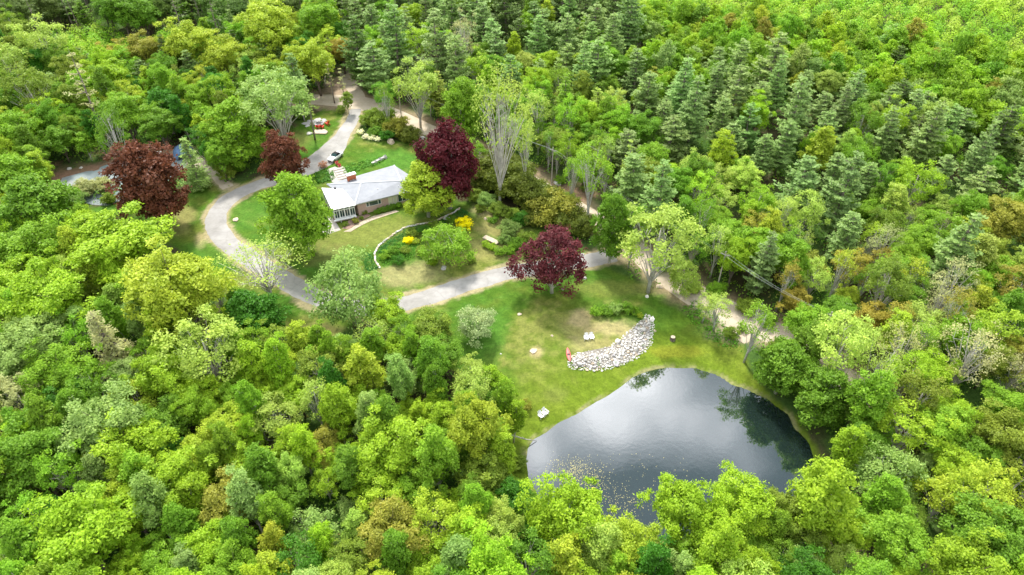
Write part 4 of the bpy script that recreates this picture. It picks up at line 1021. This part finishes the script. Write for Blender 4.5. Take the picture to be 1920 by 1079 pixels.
print("bank stones", len(placed))
V = [(x, y, H1(x, y) + min(.45, max(0, .3))) for x, y in BK]
patch("bank_gravel", BANK_PX, mat_basic("grey_rubble_base", (.24, .22, .19), .95, .05, .3, 2), .16, 'stuff', 5)

plantmass_jobs = [(x, y, H1(x, y) + .25) for x, y, r_, d in placed[::37]]
# garden retaining wall, ivy band below it
WALL_PX = [(862, 392), (848, 401), (832, 408), (815, 416), (795, 420), (775, 424), (758, 428), (743, 437), (727, 448), (714, 458), (706, 468), (702, 480), (704, 492), (712, 502)]
wp = [tuple(at(x, y)) for x, y in WALL_PX]; wp = chaikin(wp, 2, False)
gw = thing("garden_wall", "curved low wall of pale stones edging the house lawn", "garden wall")
acc = 0; band = []
for a, b in zip(wp[:-1], wp[1:]):
    a, b = Vector(a), Vector(b); L = (b - a).length; k = max(1, round(L / .75)); dv = (b - a).normalized(); off = Vector((dv.y, -dv.x, 0))
    if off.y > 0: off = -off
    for q in range(k):
        p = a.lerp(b, (q + .5) / k); mt = 'w' if rr.random() < .6 else 't'
        p.z = H1(p.x, p.y)
        obj("stone", ROCKS[mt][2 + rr.randrange(4)], gw, (p.x + rr.uniform(-.08, .08), p.y + rr.uniform(-.08, .08), p.z + .12), (0, 0, math.atan2(dv.y, dv.x) + rr.uniform(-.2, .2)), (.46 * rr.uniform(.7, 1.1), .26, .34 * rr.uniform(.7, 1.2)))
        for w in range(14):
            u = rr.uniform(.5, 2.6); x, y = p.x + off.x * u + rr.uniform(-.4, .4), p.y + off.y * u + rr.uniform(-.4, .4); band.append((x, y, H1(x, y) + .02))
def plantmass(name, pts, size, per, rad, hgt, seed, color, label, cat):
    rng = np.random.default_rng(seed); pts = np.array(pts); n_ = len(pts); base = np.repeat(pts, per, 0)
    d = rdir(len(base), rng); d[:, 2] = np.abs(d[:, 2]); off = d * np.array([rad, rad, hgt]) * rng.uniform(.6, 1.05, (len(base), 1))
    V = leaves(base + off, unit(d + rng.normal(size=d.shape) * .5 + [0, 0, .5]), np.full(len(base), size), rng)
    me = np_mesh(name, V, np.arange(len(V)).reshape(-1, 4), LEAF, np.clip(rng.normal(.5, .2, len(base)), 0, 1))
    return tag(obj(name, me, color=color), label, cat)
plantmass("ivy_hedge", band, .2, 7, .4, .35, 4, (.05, .19, .035), "dark green ivy band hugging the foot of the curved garden wall", "hedge")
tag(plantmass('weeds', plantmass_jobs, .16, 16, .35, .35, 15, (.13, .26, .05), None, None), kind='stuff').parent = bank
def area_pts(pxs, n_, seed):
    P = [tuple(at(x, y))[:2] for x, y in pxs]; rng = np.random.default_rng(seed); out = []
    xs, ys = [p[0] for p in P], [p[1] for p in P]
    X = rng.uniform(min(xs), max(xs), n_ * 4); Y = rng.uniform(min(ys), max(ys), n_ * 4); ok = poly_sdf(P, X, Y) < 0
    return [(x, y, H1(x, y)) for x, y in zip(X[ok][:n_], Y[ok][:n_])]
plantmass("groundcover_bed", area_pts([(722, 468), (745, 455), (775, 456), (792, 465), (775, 485), (745, 494), (715, 500), (710, 485)], 260, 5), .22, 9, .45, .45, 6, (.10, .27, .025), "lush green planting bed inside the curve of the garden wall", "plant bed")
plantmass("hosta_bed", area_pts([(640, 318), (660, 308), (690, 300), (716, 296), (722, 304), (700, 312), (668, 322), (648, 330)], 160, 7), .3, 9, .5, .5, 8, (.11, .28, .04), "bed of broad leaved green plants behind the house roof", "plant bed")
plantmass("entry_bed", area_pts([(590, 326), (605, 318), (622, 322), (630, 334), (615, 344), (597, 345)], 90, 9), .3, 9, .5, .6, 10, (.08, .22, .03), "dark green planting bed between the driveway and the sunroom", "plant bed")
plantmass("roadside_weeds", area_pts([(1300, 560), (1340, 590), (1385, 632), (1390, 660), (1340, 645), (1300, 610), (1280, 580)], 200, 11), .3, 8, .55, .5, 12, (.12, .30, .03), "weedy green verge between the pond lawn and sandy road", "verge")
plantmass("road_bank_weeds", area_pts([(700, 205), (760, 232), (830, 272), (800, 282), (745, 262), (700, 240)], 260, 13), .35, 8, .6, .8, 14, (.16, .24, .05), "rough green scrub between the upper lawn and dirt road", "scrub")

SHRUBS = """925,318,88,yew,Q|dark evergreen shrub touching the maroon tree;955,338,92,yew,Q|second dark evergreen shrub right of the maroon tree;985,358,88,yew,Q|dark evergreen shrub in the middle of the evergreen row;1012,372,84,yew,Q|dark evergreen shrub before the golden one;1036,388,88,yew,B|golden olive shrub above the purple beech;1066,408,66,yew,Q|olive shrub between golden shrub and columnar tree;1092,426,58,yew,Q|olive shrub touching the columnar tree;
948,306,70,yew,Q|dark evergreen shrub behind the row near the maroon tree;978,326,64,yew,Q|olive evergreen shrub behind the row's middle;905,340,50,yew,Q|dark evergreen shrub in front of the maroon tree's right side;1060,378,50,yew,E|olive shrub behind the golden one by the road;893,366,36,yew,E|olive shrub at the maroon tree's foot;900,392,22,shrub,E|small olive shrub above the large yellow one;924,412,22,shrub,G|green shrub between dry slope and round olive shrub;945,448,26,shrub,S|pale low shrub right of the stone bench;970,456,30,yew,G|green shrub between stone bench and purple beech;962,402,34,yew,E|olive shrub behind the pale round one;1004,410,46,yew,Q|dark shrub just left above the purple beech;885,488,16,shrub,E|tiny olive shrub on the garden's lower slope;812,492,20,shrub,L|lime tuft at the round willow's lower left;748,488,26,shrub,D|dark green shrub at the lower garden bed;722,478,24,shrub,F|fresh green shrub inside the garden wall's left bend;760,468,22,shrub,E|olive shrub right beneath the small yellow one;812,420,22,shrub,E|olive shrub against the curved wall;845,412,22,shrub,G|green shrub at the curved wall's upper end;912,376,40,yew,S|grey green round shrub at the dry slope's top;935,394,40,yew,E|olive round shrub below the grey green one;956,428,40,yew,S|pale round shrub above the stone slab bench;978,412,38,yew,D|deep green shrub left above the purple beech;985,444,34,shrub,E|olive shrub touching the purple beech's left side;992,468,30,shrub,F|fresh green shrub at the purple beech's lower left;
910,458,18,shrub,L|lime low shrub at the left end of the clipped row;922,464,20,shrub,L|second lime low shrub of the clipped row;938,471,26,shrub,F|third and widest shrub of the clipped row;956,470,26,shrub,F|last shrub at the right end of the clipped row;
871,419,34,shrub,T|large bright yellow flowering shrub right of the willow;766,451,20,shrub,T|small bright yellow shrub in the planting bed;781,453,16,shrub,Y|yellow green shrub beside the small yellow one;735,470,24,shrub,G|green shrub in the wall's curve;790,468,24,shrub,E|olive shrub left of the round willow;770,437,26,shrub,E|brownish shrub above the small yellow one;798,432,26,shrub,D|dark shrub above the round willow's left side;
697,222,44,yew,E|olive shrub at the driveway's top end;722,228,52,yew,E|olive shrub of the clump by the dirt road, second from driveway;745,240,52,yew,B|bronze shrub of the clump by the dirt road;768,252,44,yew,Q|dark shrub at the right end of the clump;726,252,34,shrub,D|low dark shrub under the bronze one;705,246,30,shrub,G|green shrub above the white flowers;
676,248,14,shrub,H|white flowering shrub nearest the driveway;686,256,14,shrub,H|second white flowering shrub from the driveway;697,258,15,shrub,H|third white flowering shrub from the driveway;709,261,13,shrub,H|white flowering shrub farthest from the driveway;
684,398,13,shrub,E|small shrub under the wide front window;708,396,15,shrub,G|left end shrub of the clipped hedge before the house;718,393,15,shrub,G|second shrub of the clipped hedge before the house;728,390,15,shrub,G|third shrub of the clipped hedge before the house;738,387,15,shrub,G|fourth shrub of the clipped hedge before the house;748,384,14,shrub,F|right end shrub of the clipped hedge before the house;
647,420,13,shrub,E|small shrub below the sunroom's left half;666,414,15,shrub,B|reddish shrub below the sunroom's right half;678,409,10,shrub,E|tiny shrub right of the sunroom foot;605,309,18,shrub,R|small pinkish leaved shrub beside the parking area;
1118,584,26,shrub,F|leftmost shrub of the bed above the rock bank;1136,582,28,shrub,G|second shrub of the bed above the rock bank;1155,580,28,shrub,S|grey green middle shrub of the bed above the rocks;1174,577,28,shrub,G|fourth shrub of the bed above the rock bank;1190,583,22,shrub,F|fifth shrub of the bed above the rock bank;1200,592,14,shrub,Y|yellow green tuft at the top of the rock bank;
426,318,46,yew,E|olive shrub right of the gravel path;404,306,30,yew,S|grey green shrub above the gravel path;448,312,34,yew,G|green shrub under the cone shaped tree;160,352,44,yew,W|dull grey shrub on the court's near edge;190,348,42,yew,W|second dull grey shrub left of the copper tree;135,372,46,yew,S|blue green shrub at the court's left corner;205,372,30,yew,E|olive shrub at the copper tree's left foot;
1372,624,32,shrub,E|rounded shrub on the mound beside the sandy road;1392,616,20,shrub,K|dark small shrub at the mound's end;970,868,36,yew,E|dark brownish shrub on the pond's left shore;950,842,30,shrub,G|green shrub on the left shore above the brownish one;985,758,26,shrub,B|bronze sapling shrub left of the lakeside chairs;830,270,24,shrub,P|pale shrub by the road above the maroon tree;
600,372,10,shrub,D|dark shrub peeping left of the sunroom;1243,500,30,shrub,S|pale shrub behind the pale tree's trunk;1300,540,34,yew,P|pale feathery shrub at the sandy road;1345,545,40,yew,F|fresh green shrub on the far side of the sandy road;1400,575,40,yew,E|olive shrub on the road's far side under the wires;1440,600,36,yew,F|green shrub at the far side of the road bend;1460,648,34,yew,E|olive shrub at the near side of the road bend;
1100,350,26,shrub,E|olive shrub on the brown bank left of forked birch;1052,338,24,shrub,F|green shrub at the top of the brown bank;1140,385,26,shrub,G|green shrub right of the forked birch's foot;640,205,22,shrub,E|olive shrub left of the driveway's top;560,215,26,shrub,G|green shrub behind the fire pit;538,240,24,shrub,K|dark shrub left of the fire pit"""
for row in SHRUBS.replace("\n", "").split(";"):
    a_, lab = row.split("|"); a_ = a_.split(","); px, py, w, k, c = float(a_[0]), float(a_[1]), float(a_[2]), a_[3], a_[4]
    x, y, g, s = solve(px, py, w, k, .95); pr = PROTO[k]; p = pr[rt.randrange(len(pr))]
    root = thing("yew_shrub" if k == 'yew' else "garden_shrub", lab, "shrub", (x, y, g - .05), rt.uniform(0, 6.28), "shrubs of the garden and roadside", (s, s, s * .95))
    obj("crown", p['crown'], root, color=jitter(COLS[c][1], rt, .05)); obj("stems", p['trunk'], root)

# ------------------------------------------------------------------ outdoor furniture
def chair_meshes(mat):
    seat = MB()
    for i in range(4): seat.beam((-.27 + 0, .26 - i * .15, .36 - i * .03), (.27, .26 - i * .15, .36 - i * .03), .13, .03)
    back = MB()
    for i in range(5):
        x = -.22 + i * .11; back.beam((x * .8, -.24, .28), (x * 1.15, -.60, 1.02 - abs(i - 2) * .06), .10, .025)
    arm = MB().box(-.06, -.42, .55, .07, .34, .58).mesh("arm", mat)
    fl = MB().box(-.04, .24, 0, .04, .32, .55).mesh("leg", mat); bl = MB().beam((0, .2, .3), (0, -.52, .03), .05, .12).mesh("leg", mat)
    return seat.mesh("seat", mat), back.mesh("backrest", mat), arm, fl, bl
CH = {'w': chair_meshes(WHITE), 'r': chair_meshes(REDP)}
def adirondack(px, py, rz, k, label, group, s=1.0, off=(0, 0)):
    p = at(px, py); p.x += off[0]; p.y += off[1]; p.z = H1(p.x, p.y) + .02
    t = thing("adirondack_chair", label, "chair", tuple(p), R(rz), group, s); se, ba, ar, fl, bl = CH[k]
    obj("seat", se, t); obj("backrest", ba, t)
    for sx in (-1, 1):
        obj("arm", ar, t, (sx * .33, 0, 0)); obj("leg", fl, t, (sx * .30, 0, 0)); obj("leg", bl, t, (sx * .26, 0, 0))
adirondack(1099, 637, 175, 'w', "left of the two white slatted chairs above the rock bank", "white lawn chairs", 1.12)
adirondack(1109, 636, 187, 'w', "right of the two white slatted chairs above the rock bank", "white lawn chairs", 1.12)
adirondack(1015, 783, 215, 'w', "nearer of two white slatted chairs beside the pond's left shore", "white lawn chairs", 1.1)
adirondack(1023, 777, 222, 'w', "farther of two white slatted chairs beside the pond's left shore", "white lawn chairs", 1.1)
adirondack(596, 241, 10, 'r', "leftmost red chair at the fire pit", "red fire pit chairs", 1.35)
adirondack(604, 241, -8, 'r', "middle red chair at the fire pit", "red fire pit chairs", 1.35)
adirondack(614, 234, 60, 'r', "right red chair of the fire pit, turned aside", "red fire pit chairs", 1.35)

pit = thing("fire_pit", "round grey stone fire pit ringed by the red chairs", "fire pit", tuple(at(598, 233)))
MB().tube([(0, 0, 0), (0, 0, .12)], 1.0, 16).build("ash_bed", DARK, pit)
for i in range(12):
    a = i * math.pi / 6; obj("stone", ROCKS['g'][2 + i % 4], pit, (1.1 * math.cos(a), 1.1 * math.sin(a), .2), (0, 0, a), (.34, .3, .34))
for i, (dx, dy, w) in enumerate(((-2.4, 1.6, 1.5), (-1.0, 2.4, 1.3), (.9, 2.2, 1.2), (-3.4, .3, 1.2), (-2.8, -1.2, .9))):
    p = at(598, 233) + Vector((dx, dy, 0)); tag(obj("flagstone", ROCKS['g'][i % 2], None, (p.x, p.y, H1(p.x, p.y)), (0, 0, i), (w, w * .8, .22)), ["grey flagstone left behind the fire pit", "grey flagstone directly behind the fire pit", "grey flagstone right behind the fire pit", "grey flagstone farthest left of the fire pit", "small grey flagstone left before the fire pit"][i], "flagstone", "flagstones of the fire pit")
slab_p = at(601, 249)
t = thing("stone_slab", "pale pinkish stone slab lying in front of the red chairs", "stone slab", tuple(slab_p)); MB().add([(-1.9, -.9, .02), (1.6, -1, .02), (1.9, .2, .02), (.9, 1.3, .02), (-1.6, 1.1, .02), (-1.9, -.9, .28), (1.6, -1, .26), (1.9, .2, .27), (.9, 1.3, .3), (-1.6, 1.1, .3)], [(4, 3, 2, 1, 0), (5, 6, 7, 8, 9)] + [(i, (i + 1) % 5, 5 + (i + 1) % 5, 5 + i) for i in range(5)]).build("slab", STONET, t)

p = at(921, 452)
t = thing("stone_bench", "long weathered stone slab bench above the clipped shrub row", "bench", tuple(p), R(-38)); MB().box(-1.9, -.6, .22, 1.9, .6, .38).build("seat", STONET, t)
for sx in (-1.5, 1.5): MB().box(sx - .25, -.6, -.1, sx + .25, .5, .217).build("leg", STONEG, t)

# kayak lying above the rocks
kp = at(1066, 667)
def kayak():
    V, Fc = [], []; n_, k = 14, 10
    for i in range(n_ + 1):
        t_ = -1 + 2 * i / n_; w = .40 * (1 - abs(t_) ** 2.4) + .012; h = .22 * (1 - abs(t_) ** 3) + .02; up_ = .10 * abs(t_) ** 2.5
        for j in range(k):
            a = 2 * math.pi * j / k; V.append((w * math.cos(a), t_ * 1.75, up_ + h * (math.sin(a) * (.7 if math.sin(a) > 0 else 1)) + .2))
    for i in range(n_):
        for j in range(k): Fc.append((i * k + j, i * k + (j + 1) % k, (i + 1) * k + (j + 1) % k, (i + 1) * k + j))
    Fc += [tuple(reversed(range(k))), tuple(n_ * k + j for j in range(k))]
    return new_mesh("hull", V, Fc, PINKP, True)
t = thing("kayak", "faded red kayak lying at the left end of the rock bank", "kayak", tuple(kp), R(4), None, 1.0); obj("hull", kayak(), t)
MB().tube([(0, -.05, .34), (0, -.045, .40)], [.27, .24], 14).build("cockpit", DARK, t); MB().beam((0, -1.4, .32), (0, -.7, .38), .05, .03).build("bow_handle", DARK, t)

# parked car
def car():
    L, Wd = 4.5, 1.82
    cp = at(629, 298); c = at_z(620, 302, cp.z)[:2]; d = at_z(638, 289, cp.z)[:2]
    ang = math.atan2(c[1] - d[1], c[0] - d[0])
    t = thing("parked_car", "white convertible car with dark top parked on the driveway behind the house", "car", (cp.x, cp.y, H1(cp.x, cp.y) + .06), ang)
    prof = [(-2.25, .35, .62), (-2.2, .30, .86), (-1.6, .28, .95), (-.9, .28, .96), (.6, .28, .95), (1.2, .28, .92), (1.9, .30, .80), (2.2, .34, .62)]
    V, Fc = [], []
    for x, z0, z1 in prof:
        w = Wd / 2 * (1 - .10 * (abs(x) / 2.25) ** 3)
        for y, z in ((-w * .9, z0), (-w, z0 + .12), (-w, z1 - .16), (-w * .86, z1), (w * .86, z1), (w, z1 - .16), (w, z0 + .12), (w * .9, z0)): V.append((x, y, z))
    for i in range(len(prof) - 1):
        for j in range(8): Fc.append((i * 8 + j, (i + 1) * 8 + j, (i + 1) * 8 + (j + 1) % 8, i * 8 + (j + 1) % 8))
    Fc += [tuple(range(8)), tuple(reversed([(len(prof) - 1) * 8 + j for j in range(8)]))]
    obj("body", new_mesh("body", V, Fc, CARW), t)
    def cab(name, pts, mat, w0, w1):
        V = []; [V.extend([(x, -w, z), (x, w, z)]) for (x, z), w in zip(pts, (w0, w1, w1, w0))]
        return obj(name, new_mesh(name, V, [(0, 1, 3, 2), (2, 3, 5, 4), (4, 5, 7, 6), (0, 2, 4, 6), (7, 5, 3, 1), (0, 6, 7, 1)], mat), t)
    cab("soft_top", [(-1.55, .93), (-.95, 1.36), (-.05, 1.38), (.0, .95)], BLACKR, .76, .60)
    cab("windshield", [(.0, .95), (-.048, 1.37), (.02, 1.38), (.72, .93)], GLASS, .78, .62)
    for sy in (-1, 1):
        MB().box(-.9, sy * .79 - .02, .955, -.05, sy * .79 + .02, 1.12).build("side_window", GLASS, t)
        MB().box(.35, sy * .98 - .1, .93, .52, sy * .98 + .1, 1.06).build("mirror", CARW, t)
        hl = MB().box(2.05, sy * .62 - .17, .60, 2.215, sy * .62 + .17, .74).build("headlight", STEEL, t)
        MB().box(-2.27, sy * .65 - .18, .62, -2.2, sy * .65 + .18, .76).build("tail_light", REDP, t)
        for x in (-1.4, 1.4):
            w = MB().tube([(x, sy * .78, .33), (x, sy * .94, .33)], .33, 18).build("wheel", BLACKR, t)
            MB().tube([(x, sy * .93, .33), (x, sy * .955, .33)], .2, 12).build("rim", STEEL, w)
    MB().box(2.19, -.5, .40, 2.25, .5, .56).build("grille", DARK, t)
car()

# entry: red planters, steps, stone end wall
for i, (px, py) in enumerate(((632, 309), (637, 314))):
    t = thing("planter", ["red planter tub nearest the parked car", "red planter tub at the top of the entry steps"][i], "planter", tuple(at(px, py)), 0, "red planters", .9)
    MB().tube([(0, 0, 0), (0, 0, .5), (0, 0, .55)], [.32, .45, .47], 12).build("tub", PINKP, t); obj("plant", PROTO['shrub'][i]['crown'], t, (0, 0, .5), scale=(.3, .3, .3), color=(.45, .08, .06))
st_ = thing("entry_steps", "pale stone entry steps leading from the parking area to the house", "steps")
for i in range(5):
    p = at(636 + i * 2.2, 318 + i * 4.2); MB().box(-1.3, -.42, -.3, 1.3, .42, .30 - .02 * i, Matrix.Translation(p) @ Matrix.Rotation(R(28), 4, 'Z')).build("step", CONC, st_)
tw = thing("stone_wall", "low grey stone retaining wall at the back of the broad leaved bed", "wall")
w0, w1 = at(700, 308), at(723, 297)
for i in range(11):
    p = w0.lerp(w1, i / 10); obj("stone", ROCKS['g' if i % 3 else 'w'][2 + i % 4], tw, (p.x, p.y, H1(p.x, p.y) + .35), (0, 0, .5), (.55, .4, .6 + .03 * i))

# grey court: dome shelter, table, box
dp = at(346, 292)
t = thing("dome_shelter", "blue grey tarpaulin dome shelter at the back of the court", "shelter", tuple(dp), R(20), None, .95)
V, Fc = [], []; n_, k = 12, 8
for i in range(n_ + 1):
    a = math.pi * i / n_
    for j in range(k + 1):
        y = -2.6 + 5.2 * j / k; s_ = math.sqrt(max(0.05, 1 - (y / 3.1) ** 2)) + .015 * math.sin(i * 2.3 + j); V.append((2.6 * math.cos(a) * s_, y, 3.0 * math.sin(a) ** .8 * s_))
for i in range(n_):
    for j in range(k): Fc.append((i * (k + 1) + j, (i + 1) * (k + 1) + j, (i + 1) * (k + 1) + j + 1, i * (k + 1) + j + 1))
o = obj("tarpaulin", new_mesh("tarpaulin", V, Fc, BLUET, True), t); o.modifiers.new("thick", 'SOLIDIFY').thickness = .05
for j in (0, 4, 8):
    MB().tube([V[i * (k + 1) + j] for i in range(n_ + 1)], .05, 6).build("hoop", STEEL, t)
tp = at(320, 290)
t = thing("wooden_platform", "brown wooden platform trailer standing left of the dome shelter", "trailer", tuple(tp), R(-8), None, 1.15)
MB().box(-1.6, -1.1, .62, 1.6, 1.1, .75).build("bed", DARK, t)
for i in range(8): MB().box(-1.55, -1.08 + i * .27, .753, 1.55, -.84 + i * .27, .80).build("plank", WOODM, t)
for sx in (-1.2, 1.2):
    for sy in (-.9, .9): MB().box(sx - .06, sy - .06, 0, sx + .06, sy + .06, .617).build("leg", DARK, t)
t = thing("storage_box", "white storage box at the court's back edge left of platform", "box", tuple(at(301, 291)), R(10), None, 1.3); MB().box(-.7, -.35, 0, .7, .35, .55).build("bin", WHITE, t); MB().box(-.74, -.39, .553, .74, .39, .64).build("lid", WHITE, t)

# utility poles and wires
LINE = [(752, 214, 9.5), (1034, 345, 9.5), (1343, 545, 9.5), (1530, 660, 9.5)]
tops = []
plab = ["pale utility pole beside the dirt road above the olive shrubs", "utility pole on the brown bank above the evergreen row", "utility pole hidden at the trees behind the sandy road", "utility pole in the trees past the sandy road"]
for (px, py, h_), lab in zip(LINE, plab):
    p = at(px, py); t = thing("utility_pole", lab, "pole", tuple(p), R(-32), "utility poles along the road")
    MB().tube([(0, 0, -.5), (0, 0, h_)], [.17, .11], 8).build("pole", POLEM, t); MB().box(-.9, -.06, h_ - .8, .9, .06, h_ - .67).build("crossarm", POLEM, t)
    for sx in (-.8, .8): MB().tube([(sx, 0, h_ - .667), (sx, 0, h_ - .5)], .05, 6).build("insulator", STEEL, t)
    tops.append(Matrix.Translation(p) @ Matrix.Rotation(R(-32), 4, 'Z') @ Vector((0, 0, h_ - .5)))
MB().box(-.35, -.3, 0, .35, .3, .9).build("transformer", STEEL, [o for o in COL.objects if o.name == "utility_pole"][0], loc=(0, .35, 7.2))
for w, sx in enumerate((-.8, .8)):
    pts = []
    for a, b in zip(tops[:-1], tops[1:]):
        o_ = Matrix.Rotation(R(-32), 4, 'Z') @ Vector((sx, 0, 0))
        for q in range(12): u = q / 12; pts.append(a.lerp(b, u) + o_ - Vector((0, 0, 1.0 * 4 * u * (1 - u))))
    tag(MB().tube(pts + [tops[-1] + o_], .02, 4).build("power_line", STEEL), ["nearer sagging power wire strung along the dirt road", "farther sagging power wire strung along the dirt road"][w], "wire", "power wires along the road")

# fallen and leaning wood
def log(name, pts, rad, mat, label):
    P = [at(x, y, u) for x, y, u in pts]; mb = MB().tube(P, rad, 7)
    a = P[len(P) // 2]
    for q in range(3): e_ = a + Vector((rr.uniform(-1.5, 1.5), rr.uniform(-1, 1), rr.uniform(.3, 1.2))); mb.tube([a, e_], [rad[-1] * .7, .02], 5)
    tag(mb.build(name, mat, smooth=True), label, "log")
log("birch_log", [(943, 817, .3), (962, 817, .9), (985, 824, 1.1), (1006, 827, .3)], [.13, .11, .09, .04], BIRCHBARK, "bare birch limb reaching out to the pond's left corner")
log("fallen_log", [(1112, 412, .2), (1120, 404, .4), (1127, 394, .6)], [.14, .12, .1], BIRCHBARK, "short pale log propped on the brown bank by the forked birch")
log("fallen_branch", [(1850, 775, 5), (1880, 798, 4.5), (1905, 800, 4)], [.16, .12, .08], PALEBARK, "pale curved dead branch at the right edge below the dead tree")
t = thing("tree_stump", "pale cut stump on the pond lawn right of the rock bank", "stump", tuple(at(1261, 637)), 0, None, 1.4); MB().tube([(0, 0, -.1), (0, 0, .15), (0, 0, .45)], [.42, .34, .31], 10).build("bark", BARK, t); MB().tube([(0, 0, .452), (0, 0, .48)], .29, 10).build("cut_face", STONET, t)

# pollen and fallen petals drifting on the pond
pts = []
for _ in range(1300):
    u = rr.random()
    if u < .45: px, py = rr.gauss(1078, 24), rr.gauss(884, 13)
    elif u < .8:
        v = rr.random(); px, py = 1045 + 150 * v + rr.gauss(0, 18), 880 + 75 * v + rr.gauss(0, 16)
    else: px, py = rr.uniform(1030, 1290), rr.uniform(850, 965)
    x, y, _t = at_z(px, py, .06)
    if poly_sdf(POND, [x], [y])[0] < -.4: pts.append((x, y, .065))
pts = np.array(pts); rng = np.random.default_rng(4); V = leaves(pts, unit(np.tile([0, 0, 1.], (len(pts), 1)) + rng.normal(size=(len(pts), 3)) * .05), rng.uniform(.05, .2, len(pts)), rng)
tag(obj("floating_petals", np_mesh("floating_petals", V, np.arange(len(V)).reshape(-1, 4), mat_basic("pale_yellow_pollen", (.42, .38, .17), .8, .1, .2, 3))), "pale petals and pollen floating on the pond", kind='stuff')
t = thing("lily_leaf", "single orange floating leaf among the pollen on the pond", "leaf", tuple(Vector(at_z(1113, 918, .07))), .4)
t.location = (*at_z(1113, 918, .07)[:2], .07); MB().tube([(0, 0, 0), (0, 0, .04)], [.42, .38], 9).build("blade", mat_basic("orange_leaf", (.62, .38, .16), .7, .2), t)
